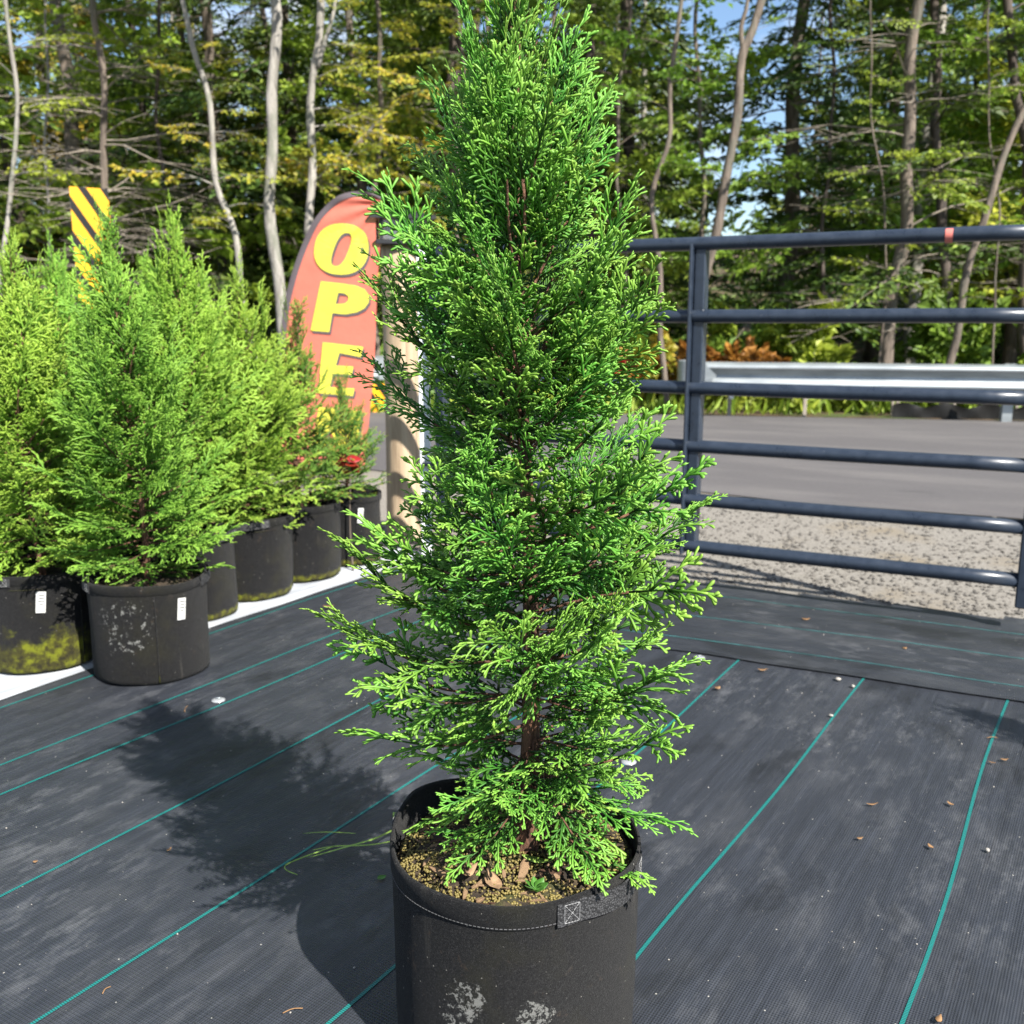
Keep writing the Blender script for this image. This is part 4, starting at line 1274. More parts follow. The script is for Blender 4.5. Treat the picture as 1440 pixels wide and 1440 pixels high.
# black pole sleeve along the curved edge
V = []
for i in range(60):
    tdir = le[min(i + 1, 59)] - le[max(i - 1, 0)]
    nd = np.array([-tdir[1], tdir[0]]); nd = nd / np.linalg.norm(nd)
    if nd[0] < 0 and i < 40: nd = -nd
    if nd[1] < 0 and i >= 40: nd = -nd
    w = 8.5 if i < 45 else 8.5 - 4.5 * (i - 45) / 14
    for s_ in (-0.45, 0.0, 0.55):
        q = le[i] + nd * w * s_
        V.append(flag_pt(q[0], q[1], 0.006 + (0.006 if s_ == 0 else 0)))
i = (np.arange(59)[:, None] * 3 + np.arange(2)[None]).ravel()
obj('pole_sleeve', MB().add(np.array(V), np.stack([i, i + 1, i + 4, i + 3], -1)).mesh('pole_sleeve', MATS['flag_black'], True), flag)
pole_pts = [flag_pt(*q) for q in le[::4]]
pole_pts = [np.array([pole_pts[0][0], 0, -0.05])] + pole_pts
obj('pole', tube(MB(), pole_pts, 0.006, 8).mesh('pole', MATS['black_metal'], True), flag)
def z2(pts): return [(360 + x / 5.538, 240 + y / 5.538) for x, y in pts]
def z6(pts): return [(380 + x / 4.0, 380 + y / 4.0) for x, y in pts]
def letter_faces(outer, inner, off, dx, dy, name, mat, parent):
    """ring (outer + counter) or plain polygon triangulated by bmesh, laid on the cloth"""
    import bmesh
    bm = bmesh.new()
    loops = [outer] + ([inner] if inner else [])
    edges = []
    for lp in loops:
        dense = []
        for a, b in zip(lp, lp[1:] + lp[:1]):
            k = max(1, int(math.hypot(b[0] - a[0], b[1] - a[1]) / 6))
            for s in range(k):
                dense.append((a[0] + (b[0] - a[0]) * s / k, a[1] + (b[1] - a[1]) * s / k))
        vs_ = [bm.verts.new((x, -y, 0)) for x, y in dense]
        edges += [bm.edges.new((vs_[i], vs_[(i + 1) % len(vs_)])) for i in range(len(vs_))]
    bmesh.ops.triangle_fill(bm, use_beauty=True, use_dissolve=False, edges=edges)
    bmesh.ops.subdivide_edges(bm, edges=[e for e in bm.edges if e.calc_length() > 9], cuts=1)
    bmesh.ops.triangulate(bm, faces=bm.faces[:])
    for v_ in bm.verts:
        v_.co = Vector(flag_pt(v_.co.x + dx, -v_.co.y + dy, off))
    bmesh.ops.recalc_face_normals(bm, faces=bm.faces[:])
    for f_ in bm.faces:
        if f_.normal.y > 0: f_.normal_flip()
    me = bpy.data.meshes.new(name)
    bm.to_mesh(me); bm.free()
    me.materials.append(mat)
    return obj(name, me, parent)
def ell(cx, cy, a, b, sh, n=30, p=2.3):
    out = []
    for k in range(n):
        t = 2 * math.pi * k / n
        c, s = math.cos(t), math.sin(t)
        x = a * abs(c) ** (2 / p) * (1 if c >= 0 else -1); y = b * abs(s) ** (2 / p) * (1 if s >= 0 else -1)
        out.append((cx + x - sh * y, cy + y + 0.06 * x))
    return out
letters = {
 'letter_o': (z2(ell(668, 612, 212, 198, 0.10)), z2(ell(668, 615, 58, 130, 0.36, 22, 2.6))),
 'letter_p': (z2([(508, 862), (660, 878), (780, 896), (850, 925), (884, 972), (882, 1025), (850, 1070), (790, 1102), (700, 1118), (600, 1108), (575, 1256), (430, 1244)]),
              z2([(645, 950), (695, 955), (726, 980), (722, 1015), (695, 1036), (625, 1040)])),
 'letter_e': (z6([(300, 405), (525, 430), (514, 488), (392, 464), (372, 535), (470, 541), (462, 588), (356, 580), (340, 656), (476, 664), (468, 706), (272, 690)]), None),
 'letter_n': ([(449, 572), (470, 574), (488, 610), (494, 576), (510, 578), (500, 640), (482, 638), (464, 602), (457, 636), (440, 634)], None),
}
for nm, (o_, i_) in letters.items():
    letter_faces(o_, i_, 0.006, 2.6, 3.6, nm + '_shadow', MATS['flag_black'], fc)
    letter_faces(o_, i_, 0.009, 0, 0, nm, MATS['flag_yellow'], fc)

# ------------------------------------------------------------------ guardrails, hazard markers, stakes
m = Mat('galvanised')
v = m.coord('Object', (0.6, 1, 3))
f = m.noise(v, 5, 6)
m.color(m.ramp(f, [(0.3, (0.24, 0.265, 0.275)), (0.7, (0.38, 0.41, 0.42))]))
m.set(Roughness=0.42, Metallic=0.55)
MATS['galv'] = m.m
MATS['sign_yellow'] = plain('sign_yellow', (0.72, 0.345, 0.008), 0.4, 0.5, var=0.06)
MATS['sign_black'] = plain('sign_black', (0.005, 0.0045, 0.004), 0.5, 0.4, var=0.1)
MATS['post_wood_grey'] = bark('post_wood_grey', (0.18, 0.15, 0.12), (0.34, 0.30, 0.25), 20, 0.4)
def w_beam(p0, p1, ztop, hgt=0.31, amp=0.085, flare0=False):
    prof = [(0.0, 0), (0.03, 0.3), (0.14, 1), (0.24, 1), (0.40, 0.12), (0.5, 0.0), (0.60, 0.12), (0.76, 1), (0.86, 1), (0.97, 0.3), (1.0, 0)]
    p0, p1 = np.array(p0), np.array(p1)
    d = p1 - p0; L = np.linalg.norm(d); d /= L
    nrm = np.array([d[1], -d[0]])          # towards the camera side
    if nrm[1] > 0: nrm = -nrm
    k = 24
    V = []
    for i in range(k):
        c = p0 + d * L * i / (k - 1)
        for (h, o_) in prof:
            q = c + nrm * (o_ * amp - amp)
            V.append([q[0], q[1], ztop - h * hgt])
    m_ = len(prof)
    i = (np.arange(k - 1)[:, None] * m_ + np.arange(m_ - 1)[None]).ravel()
    Q = np.stack([i, i + 1, i + m_ + 1, i + m_], -1)
    V = np.array(V)
    bk = V - np.append(nrm, 0) * 0.004
    return MB().add(V, Q).add(bk, Q[:, ::-1]), d, nrm, L
def guardrail(label, p0, p1, ztop, posts, end0=True):
    t = thing('guardrail', label, 'guardrail', (0, 0, 0))
    mb, d, nrm, L = w_beam(p0, p1, ztop)
    beam = obj('beam', mb.mesh('beam', MATS['galv'], True), t)
    for s_ in posts:
        c = np.array(p0) + d * s_ - nrm * 0.20
        mb = MB()
        an = math.atan2(d[1], d[0])
        Mx = np.eye(4); Mx[:3, :3] = rotm((0, 0, 1), an); Mx[:3, 3] = [c[0], c[1], 0]
        rounded_box(mb, (0, 0, ztop / 2 - 0.15), (0.11, 0.014, ztop + 0.3), 0.003, Mx)
        rounded_box(mb, (0, 0.075, ztop / 2 - 0.15), (0.11, 0.014, ztop + 0.3), 0.003, Mx)
        rounded_box(mb, (0, 0.0375, ztop / 2 - 0.15), (0.012, 0.061, ztop + 0.3), 0.002, Mx)
        obj('post', mb.mesh('post', MATS['galv']), t)
        mb = MB()
        Mx[:3, 3] = [c[0] + nrm[0] * 0.065, c[1] + nrm[1] * 0.065, 0]
        rounded_box(mb, (0, 0, ztop - 0.155), (0.14, 0.10, 0.30), 0.006, Mx)
        obj('block', mb.mesh('block', MATS['post_wood_grey']), t)
    if end0:
        # rounded end shoe
        c = np.array(p0)
        V = []
        k = 12
        for i in range(k):
            a_ = math.pi * 1.15 * i / (k - 1)
            q = c - d * (0.16 * math.sin(a_)) - nrm * (0.08 - 0.16 * math.cos(a_) + 0.08)
            for z in (ztop + 0.01, ztop - 0.10, ztop - 0.21, ztop - 0.32):
                V.append([q[0], q[1], z])
        i = (np.arange(k - 1)[:, None] * 4 + np.arange(3)[None]).ravel()
        Q = np.stack([i, i + 1, i + 5, i + 4], -1)
        V = np.array(V)
        obj('end_shoe', MB().add(V, Q).add(V * np.array([1, 1, 1]) + np.append(nrm, 0) * -0.004, Q[:, ::-1]).mesh('end_shoe', MATS['galv'], True), t)
        fl = c + d * 0.32
        # arrow-shaped splice plate
        pl = np.array([[0, -0.14], [0.10, -0.14], [0.24, 0.0], [0.10, 0.14], [0, 0.14]])
        V = [[*(fl + d * (a_ - 0.26) + nrm * 0.012), ztop - 0.155 + b_] for a_, b_ in pl]
        V += [[*(fl + d * (a_ - 0.26) + nrm * 0.006), ztop - 0.155 + b_] for a_, b_ in pl]
        V = np.array(V)
        obj('splice_plate', MB().add(V, [[i, (i + 1) % 5, 5 + (i + 1) % 5, 5 + i] for i in range(5)], [[0, 2, 1], [0, 3, 2], [0, 4, 3], [5, 6, 7], [5, 7, 8], [5, 8, 9]]).mesh('splice_plate', MATS['galv']), t)
    return t
ga, gb = at_y(970, 560, 11.75), at_y(1405, 560, 11.05)
dirg = (gb - ga)[:2]; dirg /= np.linalg.norm(dirg)
guardrail('long galvanised guardrail across the road, behind the gate', ga[:2], ga[:2] + dirg * 14, 0.63, [3.52, 7.3, 11.1])
gl0 = at_y(527, 560, 12.6); gl1 = at_y(672, 560, 13.6)
guardrail('short galvanised guardrail behind the timber post', gl0[:2], gl1[:2], 0.66, [0.5, 1.25], True)

def striped_sign(name, label, top_l, width_m, height_m, y, rz, ground_z, post=True, slope=1.55, group='striped hazard markers'):
    c = at_y(top_l[0], top_l[1], y)
    t = thing(name, label, 'sign', (c[0], y, 0), rz, group)
    # plate built of diagonal bands, alternately yellow and black
    zt = c[2]
    obj('plate', rounded_box(MB(), (width_m / 2, 0.003, zt - height_m / 2), (width_m, 0.004, height_m), 0.001).mesh('plate', MATS['galv']), t)
    band = 0.135 * width_m / 0.3
    k0 = -int(height_m / band) - 6
    def clipband(o0, o1):
        # region between lines z = -slope*x + o, inside the rectangle
        poly = [(0, 0), (width_m, 0), (width_m, -height_m), (0, -height_m)]
        for sgn, o_ in ((1, o0), (-1, o1)):
            out = []
            for a, b in zip(poly, poly[1:] + poly[:1]):
                fa = sgn * (a[1] + slope * a[0] - o_); fb_ = sgn * (b[1] + slope * b[0] - o_)
                if fa >= 0: out.append(a)
                if fa * fb_ < 0:
                    s = fa / (fa - fb_)
                    out.append((a[0] + (b[0] - a[0]) * s, a[1] + (b[1] - a[1]) * s))
            poly = out
            if len(poly) < 3: return None
        return poly
    o_ = -height_m - 0.2
    while o_ < slope * width_m + 0.3:
        for w_, mt, nm in ((band * 1.25, MATS['sign_yellow'], 'yellow_stripe'), (band * 0.75, MATS['sign_black'], 'black_stripe')):
            pl = clipband(o_, o_ + w_)
            o_ += w_
            if not pl: continue
            V = [[x, -0.0015, zt + z] for x, z in pl]
            obj(nm, MB().add(V, None, [[0, i + 1, i] for i in range(1, len(V) - 1)]).mesh(nm, mt), t)
    if post:
        obj('post', rounded_box(MB(), (width_m / 2, 0.035, (zt - 0.03 + ground_z - 0.3) / 2), (0.05, 0.05, zt - 0.03 - ground_z + 0.3), 0.003).mesh('post', MATS['galv']), t)
    return t
striped_sign('hazard_marker', 'tall yellow and black striped marker rising behind the left potted trees', (97, 262), 0.30, 0.95, 8.3, R(38), 0)
striped_sign('hazard_marker', 'low yellow and black striped plate beside the timber post', (516, 540), 0.30, 0.62, 12.3, R(8), 0)
for (sx, sy, lab) in ((1025, 582, 'white marker stake below the arrow end of the guardrail'), (1131, 583, 'second white stake from the left under the guardrail'), (1261, 584, 'white stake under the middle of the guardrail'), (1420, 580, 'white stake beside the guardrail post at the right edge')):
    q = at_z(sx, sy, -0.02)
    q = at_y(sx, sy, 12.0)
    st = thing('marker_stake', lab, 'stake', (q[0], 12.0, -0.03), 0, 'white stakes under the guardrail')
    obj('shaft', rounded_box(MB(), (0, 0, 0.10), (0.045, 0.018, 0.5), 0.003).mesh('shaft', MATS['post_wood_grey']), st)
    obj('white_tip', rounded_box(MB(), (0, 0, 0.28), (0.052, 0.024, 0.14), 0.003).mesh('white_tip', MATS['white_paint']), st, None, (0, R(5), 0))
# low black silt fence on the verge
q0, q1 = at_y(1255, 590, 11.9), at_y(1520, 590, 11.5)
sf = thing('silt_fence', 'low black silt fence along the verge under the guardrail', 'fence', (q0[0], q0[1], 0))
k = 40
dxy = (q1 - q0)[:2] / (k - 1)
V = []
for s_ in range(k):
    h = 0.12 + 0.03 * math.sin(s_ * 0.7)
    for z, o_ in ((-0.05, 0), (h * 0.5, 0.02 * math.sin(s_)), (h, 0.0)):
        V.append([dxy[0] * s_, dxy[1] * s_ + o_, z])
V = np.array(V)
i = (np.arange(k - 1)[:, None] * 3 + np.arange(2)[None]).ravel()
Q = np.stack([i, i + 3, i + 4, i + 1], -1)
obj('fabric', MB().add(V, Q).add(V + np.array([0, 0.006, 0]), Q[:, ::-1]).mesh('fabric', MATS['sign_black'], True), sf)
for s_ in (0, 13, 26, 39):
    obj('stake', rounded_box(MB(), (dxy[0] * s_, dxy[1] * s_ + 0.03, 0.03), (0.03, 0.03, 0.3), 0.002).mesh('stake', MATS['post_wood_grey']), sf)

# ------------------------------------------------------------------ the wood
def leaf_quads(mb, P, D, Nn, L, W, ages):
    """folded leaf blades: base, two sides, tip"""
    n_ = len(P)
    S_ = np.cross(Nn, D); S_ /= np.linalg.norm(S_, axis=1)[:, None] + 1e-9
    c = P + D * (L * 0.45)[:, None]
    a_ = c + S_ * (W / 2)[:, None] + Nn * (W * 0.12)[:, None]
    b_ = c - S_ * (W / 2)[:, None] + Nn * (W * 0.12)[:, None]
    t_ = P + D * L[:, None] - Nn * (L * 0.12)[:, None]
    V = np.stack([P, a_, t_, b_], 1).reshape(-1, 3)
    i = np.arange(n_) * 4
    T = np.concatenate([np.stack([i, i + 1, i + 2], -1), np.stack([i, i + 2, i + 3], -1)])
    mb.add(V, None, T, np.repeat(ages, 4))

def norm_rows(a): return a / (np.linalg.norm(a, axis=1)[:, None] + 1e-9)

def leaf_bough(rg, L=1.5, nleaf=90, leaf=0.085, flat=0.35, age=(0, 1)):
    """layered deciduous bough along +X: returns wood and leaves"""
    wood, lv = MB(), MB()
    t = np.linspace(0, 1, 7)
    main = np.stack([L * t, 0.12 * L * np.sin(t * 3 + rg.uniform(0, 6)) * t, 0.10 * L * t * (1 - 0.9 * t) + 0.03 * L * np.sin(t * 6)], -1)
    tube(wood, main, np.linspace(0.010, 0.003, 7) * (L / 1.5), 4)
    twigs = [(main, 0.3)]
    sg = 1
    for k in range(9):
        f = 0.2 + 0.75 * k / 9
        j = min(int(f * 6), 5)
        p = main[j] + (main[j + 1] - main[j]) * (f * 6 - j)
        a_ = R(rg.uniform(35, 65)) * sg; sg = -sg
        l_ = L * rg.uniform(0.25, 0.5) * (1.1 - f)
        tt = np.linspace(0, 1, 4)
        tw = p + np.stack([l_ * tt * math.cos(a_), l_ * tt * math.sin(a_), l_ * (rg.uniform(-.15, .25) * tt - 0.15 * tt * tt)], -1)
        tube(wood, tw, np.linspace(0.0045, 0.0015, 4), 3)
        twigs.append((tw, 0.05))
    P, D = [], []
    for k in range(nleaf):
        tw, f0 = twigs[int(rg.integers(len(twigs)))]
        f = f0 + (1 - f0) * rg.random() ** 0.8
        m_ = len(tw) - 1
        j = min(int(f * m_), m_ - 1)
        P.append(tw[j] + (tw[j + 1] - tw[j]) * (f * m_ - j))
        d = unit(tw[j + 1] - tw[j])
        a_ = R(rg.uniform(25, 85)) * (1 if rg.random() < .5 else -1)
        D.append(rotm((0, 0, 1), a_) @ d)
    P = np.array(P) + rg.normal(0, 0.02, (nleaf, 3)); D = norm_rows(np.array(D) + rg.normal(0, 0.25, (nleaf, 3)) + np.array([0, 0, -0.15]))
    Nn = norm_rows(np.array([0, 0, 1.0]) + rg.normal(0, flat, (nleaf, 3)))
    Nn = norm_rows(Nn - D * (Nn * D).sum(1)[:, None])
    Ls = leaf * rg.uniform(0.6, 1.2, nleaf)
    ages = np.clip(age[0] + (age[1] - age[0]) * (0.25 + 0.5 * rg.random(nleaf) + 0.25 * rg.normal(0, 0.6)), 0, 1)
    leaf_quads(lv, P, D, Nn, Ls, Ls * 0.62, ages)
    return wood.arrays(), lv.arrays()

def needle_bough(rg, L=1.6, dens=1.0):
    """flat drooping hemlock bough along +X"""
    wood, lv = MB(), MB()
    t = np.linspace(0, 1, 7)
    main = np.stack([L * t, 0.06 * L * np.sin(t * 4), -0.16 * L * t * t + 0.03 * L * t], -1)
    tube(wood, main, np.linspace(0.011, 0.003, 7), 4)
    P, D, Ls = [], [], []
    sg = 1
    for k in range(22):
        f = 0.12 + 0.86 * k / 22
        j = min(int(f * 6), 5)
        p = main[j] + (main[j + 1] - main[j]) * (f * 6 - j)
        a_ = R(rg.uniform(40, 68)) * sg; sg = -sg
        l_ = L * rg.uniform(0.22, 0.42) * (1.15 - f)
        d = np.array([math.cos(a_), math.sin(a_), rg.uniform(-.25, .05)])
        nn_ = max(3, int(l_ / 0.05 * dens))
        s2 = 1
        for q in range(nn_):
            tt = (q + 0.5) / nn_
            c = p + d * l_ * tt + np.array([0, 0, -0.10 * l_ * tt * tt])
            ang2 = R(rg.uniform(25, 60)) * s2; s2 = -s2
            P.append(c); D.append(rotm((0, 0, 1), ang2) @ d); Ls.append(rg.uniform(0.05, 0.10) * (1.1 - 0.5 * tt))
    P, D, Ls = np.array(P), norm_rows(np.array(D) + rg.normal(0, .2, (len(P), 3))), np.array(Ls) * 2.1
    Nn = norm_rows(np.array([0, 0, 1.0]) + rg.normal(0, .5, (len(P), 3)))
    Nn = norm_rows(Nn - D * (Nn * D).sum(1)[:, None])
    leaf_quads(lv, P, D, Nn, Ls, Ls * 0.34, np.clip(rg.normal(0.45, 0.25, len(P)), 0, 1))
    return wood.arrays(), lv.arrays()

rg = np.random.default_rng(101)
BOUGH = {'leaf': [leaf_bough(rg, 1.5, 150, 0.135, 0.45) for _ in range(6)], 'sparse': [leaf_bough(rg, 1.5, 105, 0.105, 0.35) for _ in range(5)],
         'needle': [needle_bough(rg) for _ in range(6)], 'bush': [leaf_bough(rg, 1.5, 110, 0.30, 0.6) for _ in range(6)]}

def frame(p, az, inc, roll, s):
    M = np.eye(4)
    M[:3, :3] = np.array(Matrix.Rotation(az, 3, 'Z') @ Matrix.Rotation(-inc, 3, 'Y') @ Matrix.Rotation(roll, 3, 'X')) * s
    M[:3, 3] = p
    return M

def dead_branch(mb, rg, p, az, inc, L):
    t = np.linspace(0, 1, 7)
    x = L * t
    z = L * (math.sin(inc) * t - 0.18 * t * t + 0.10 * t ** 3) + 0.02 * L * np.sin(t * 9 + rg.uniform(0, 6))
    y = 0.08 * L * np.sin(t * 4 + rg.uniform(0, 6)) * t
    c, s = math.cos(az), math.sin(az)
    pts = np.stack([p[0] + x * c - y * s, p[1] + x * s + y * c, p[2] + z], -1)
    tube(mb, pts, np.linspace(0.012, 0.003, 7) * min(1.2, L / 1.2), 4)
    for k in range(int(3 + 3 * L)):
        j = int(rg.integers(2, 6))
        a_ = az + R(rg.uniform(25, 70)) * (1 if rg.random() < .5 else -1)
        l_ = L * rg.uniform(0.15, 0.45)
        tt = np.linspace(0, 1, 4)
        q = pts[j] + np.stack([l_ * tt * math.cos(a_), l_ * tt * math.sin(a_), l_ * (rg.uniform(-.3, .2) * tt - .1 * tt * tt)], -1)
        tube(mb, q, np.linspace(0.005, 0.0018, 4), 3)

def crown_on(path, rad, rg, kind, n, h0, h1, reach, inc=(0, 25), top_taper=0.5, azr=None, low=None):
    """boughs round a trunk path between heights h0..h1 -> (wood MB, leaf MB)"""
    wood, lv = MB(), MB()
    zs = path[:, 2]
    az = rg.uniform(0, 6)
    for k in range(n):
        u_ = (k + rg.random()) / n
        z = h0 + (h1 - h0) * u_
        p = np.array([np.interp(z, zs, path[:, 0]), np.interp(z, zs, path[:, 1]), z])
        az += 2.4 + rg.normal(0, .4)
        a_ = az if azr is None else rg.uniform(*azr)
        L = reach * rg.uniform(0.6, 1.1) * (1 - top_taper * u_)
        ic = R(rg.uniform(*inc))
        pool = BOUGH[kind]
        w_, f_ = pool[int(rg.integers(len(pool)))]
        # woody limb out to the bough, bough in the outer part plus one inside
        M = frame(p, a_, ic, rg.normal(0, .3), L / 1.5)
        wood.merge(w_, M); lv.merge(f_, M)
        if kind != 'needle' and L > 1.4:
            q = p + 0.45 * L * np.array([math.cos(a_) * math.cos(ic), math.sin(a_) * math.cos(ic), math.sin(ic)])
            for da in (-0.8, 0.8):
                w_, f_ = pool[int(rg.integers(len(pool)))]
                M = frame(q, a_ + da + rg.normal(0, .2), ic + rg.normal(0.1, .25), rg.normal(0, .4), L / 1.5 * 0.7)
                wood.merge(w_, M); lv.merge(f_, M)
    return wood, lv

def tree(name, label, path, r0, r1, barkm, leafm, rg, boughs, group=None, cat='tree', dead=0, deadz=(1, 5), deadlen=1.4, forks=(), deadaz=None):
    """path: world points from ground up. boughs: list of kwargs for crown_on"""
    base = path[0]
    t = thing(name, label, cat, tuple(base), 0, group)
    P = spline(path - base, 30)
    ph_ = rg.uniform(0, 6, 4)
    wz = P[:, 2]
    P[:, 0] += 0.05 * np.sin(wz * 1.7 + ph_[0]) * np.clip(wz, 0, 1) + 0.02 * np.sin(wz * 4.3 + ph_[1]) * np.clip(wz, 0, 1)
    P[:, 1] += 0.05 * np.sin(wz * 1.5 + ph_[2]) * np.clip(wz, 0, 1)
    hh = P[:, 2] / P[-1, 2]
    rad = r0 + (r1 - r0) * hh ** 0.8
    rad[0] *= 1.35; rad[1] *= 1.12
    rad = rad * (1 + 0.06 * np.sin(np.arange(30) * 1.7 + r0 * 100))
    mb = tube(MB(), P, rad, 12)
    for fk in forks:
        F_ = spline(np.array(fk) - base, 12)
        tube(mb, F_, np.linspace(np.interp(F_[0][2], P[:, 2], rad) * 0.7, 0.012, 12), 8)
    obj('trunk', mb.mesh('trunk', barkm, True), t)
    if dead:
        for k in range(dead):
            dm = MB()
            z = rg.uniform(*deadz)
            p = np.array([np.interp(z, P[:, 2], P[:, 0]), np.interp(z, P[:, 2], P[:, 1]), z])
            a_ = rg.uniform(0, 6.28) if deadaz is None else rg.uniform(*deadaz)
            dead_branch(dm, rg, p, a_, R(rg.uniform(-12, 30)), deadlen * rg.uniform(0.5, 1.25))
            obj('bare_branch', dm.mesh('bare_branch', MATS['dead_twig']), t)
    wood, lv = MB(), MB()
    for kw in boughs:
        w_, l_ = crown_on(P, rad, rg, **kw)
        wood.merge(w_); lv.merge(l_)
    if boughs:
        cr = tag(obj('crown', lv.mesh('crown', leafm, False, True), t), kind='stuff')
        tag(obj('limbs', wood.mesh('limbs', barkm), t), kind='stuff')
    return t

def pxpath(pts, y, h_top, base_px=None):
    """trunk seen at these pixels, standing at depth y; continued down to the ground and up to h_top"""
    P = [at_y(px, py, y) for px, py in pts]
    P = sorted(P, key=lambda p: p[2])
    gz = floor_z(P[0][0], y) - 0.1
    d0 = (P[1] - P[0]) / (P[1][2] - P[0][2])
    foot = P[0] + d0 * 0.6 * (gz - P[0][2])
    foot[2] = gz
    up = (P[-1] - P[-2]) / (P[-1][2] - P[-2][2])
    up = up * 0.6 + np.array([0, 0, 0.4]); up /= up[2]
    top = P[-1] + up * (h_top - P[-1][2])
    mid = (P[-1] + top) / 2
    out = [foot] + P + [mid, top]
    return np.array(out)

rg = np.random.default_rng(404)
front = 'front trees along the far side of the road'
UPL = dict(kind='leaf', n=20, h0=5.2, h1=10.0, reach=2.2, inc=(0, 30))
def T(label, pts, y, w_px, bark_, leaf_, boughs, h_top=11.0, name='deciduous_tree', **kw):
    w = w_px * y / F
    return tree(name, label, pxpath(pts, y, h_top), w * 0.44, w * 0.18, MATS[bark_], MATS[leaf_], rg, boughs, front, **kw)
T('brown hemlock with many bare grey branches behind the striped marker', [(135, 5), (138, 120), (142, 230), (147, 330)], 12.8, 13, 'bark_brown', 'needle',
  [dict(kind='needle', n=16, h0=5.5, h1=12, reach=2.2, inc=(-10, 15))], 13, 'hemlock_tree', dead=75, deadz=(1.2, 5.6), deadlen=1.5)
T('thin pale tree at the left edge of the view', [(10, 60), (14, 160), (20, 260), (8, 400)], 12.0, 9, 'bark_pale', 'leaf_light',
  [dict(kind='sparse', n=14, h0=2.6, h1=6, reach=1.5, inc=(0, 25)), dict(UPL, n=10)], 9)
T('slender leaning grey tree with yellow boughs left of the banner', [(262, 30), (283, 120), (291, 195), (307, 262), (334, 325), (346, 415)], 12.2, 12, 'bark_pale', 'leaf_yellow',
  [dict(kind='sparse', n=16, h0=2.2, h1=4.6, reach=1.35, inc=(-5, 18)), dict(UPL, kind='sparse', n=14)], 9)
T('thick pale grey trunk just left of the banner top', [(384, 5), (379, 150), (384, 262), (396, 430)], 12.0, 21, 'bark_pale', 'leaf_green',
  [dict(UPL, h0=5.8, n=16)], 12)
T('forked pale grey trunk directly behind the banner top', [(451, 5), (446, 100), (438, 225), (431, 330)], 12.6, 16, 'bark_pale', 'leaf_yellow',
  [dict(kind='sparse', n=10, h0=2.8, h1=5.0, reach=1.5, inc=(-5, 20), azr=(-1.0, 1.2)), dict(UPL, kind='sparse', n=12)], 11,
  forks=[[at_y(447, 95, 12.6), at_y(458, 55, 12.6), at_y(472, 0, 12.6), at_y(480, -120, 12.7)]])
T('thin brown tree behind the upper left of the big arborvitae', [(533, 5), (531, 130), (528, 260)], 14.0, 10, 'bark_brown', 'leaf_yellow',
  [dict(kind='sparse', n=16, h0=2.6, h1=5.5, reach=1.6, inc=(-5, 25)), dict(UPL, n=10)], 10)
T('thin crooked trunk just right of the big arborvitae', [(948, 130), (940, 200), (914, 290), (929, 440), (936, 520)], 12.4, 10, 'bark_brown', 'leaf_green',
  [dict(kind='leaf', n=12, h0=3.2, h1=6.0, reach=1.4, inc=(0, 25)), dict(UPL, n=8)], 9)
T('leaning pale brown trunk above the middle upright of the gate', [(1076, 0), (1046, 80), (1026, 180), (1015, 272), (1005, 335), (994, 405)], 12.6, 18, 'bark_brown', 'leaf_green',
  [dict(kind='leaf', n=5, h0=2.6, h1=4.6, reach=1.2, inc=(0, 25)), dict(UPL, h0=5.6, n=14)], 11,
  forks=[[at_y(1046, 78, 12.6), at_y(1042, 40, 12.6), at_y(1052, -10, 12.6), at_y(1040, -120, 12.6)]])
T('dark brown trunk rising behind the right half of the gate', [(1296, 5), (1287, 100), (1272, 230), (1267, 310), (1258, 405)], 13.2, 23, 'bark_brown', 'needle',
  [dict(kind='needle', n=16, h0=4.6, h1=12, reach=2.4, inc=(-12, 12)), dict(kind='needle', n=6, h0=1.6, h1=4.5, reach=1.6, inc=(-12, 8))], 13, 'hemlock_tree', dead=22, deadz=(1.0, 5.0), deadlen=1.4)
T('blackish trunk close beside the dark brown one on the right', [(1314, 100), (1320, 210), (1327, 330)], 15.2, 18, 'bark_dark', 'needle',
  [dict(kind='needle', n=26, h0=3.6, h1=12, reach=2.4, inc=(-12, 12))], 13, 'hemlock_tree', dead=16, deadz=(1.0, 4.5))
T('leaning brown tree at the right edge of the view', [(1462, 90), (1436, 160), (1404, 250), (1384, 315), (1350, 430)], 12.3, 14, 'bark_brown', 'leaf_green',
  [dict(kind='leaf', n=9, h0=2.4, h1=5.0, reach=1.3, inc=(-5, 25)), dict(UPL, n=9)], 9)
T('dark trunk at the top right corner', [(1420, 10), (1430, 120), (1440, 230)], 14.6, 19, 'bark_dark', 'leaf_green',
  [dict(UPL, h0=4.4, n=18)], 11, dead=8, deadz=(2, 5))
T('slim grey tree between the leaning trunk and the dark brown trunk', [(1172, 5), (1168, 150), (1160, 330)], 15.5, 8, 'bark_dark', 'needle',
  [dict(kind='needle', n=34, h0=1.2, h1=9, reach=1.9, inc=(-14, 10))], 10, 'hemlock_tree', dead=18, deadz=(0.8, 4.0))
T('slim green hemlock left of the forked trunk', [(222, 5), (226, 150), (230, 330)], 15.0, 8, 'bark_dark', 'needle',
  [dict(kind='needle', n=30, h0=1.5, h1=9, reach=1.8, inc=(-14, 10))], 10, 'hemlock_tree', dead=22, deadz=(0.8, 4.5))
T('leafy young tree over the right end of the gate', [(1225, 5), (1232, 150), (1240, 320)], 12.9, 4, 'bark_brown', 'leaf_light',
  [dict(kind='sparse', n=16, h0=1.3, h1=5.0, reach=1.3, inc=(-5, 20))], 6.5)
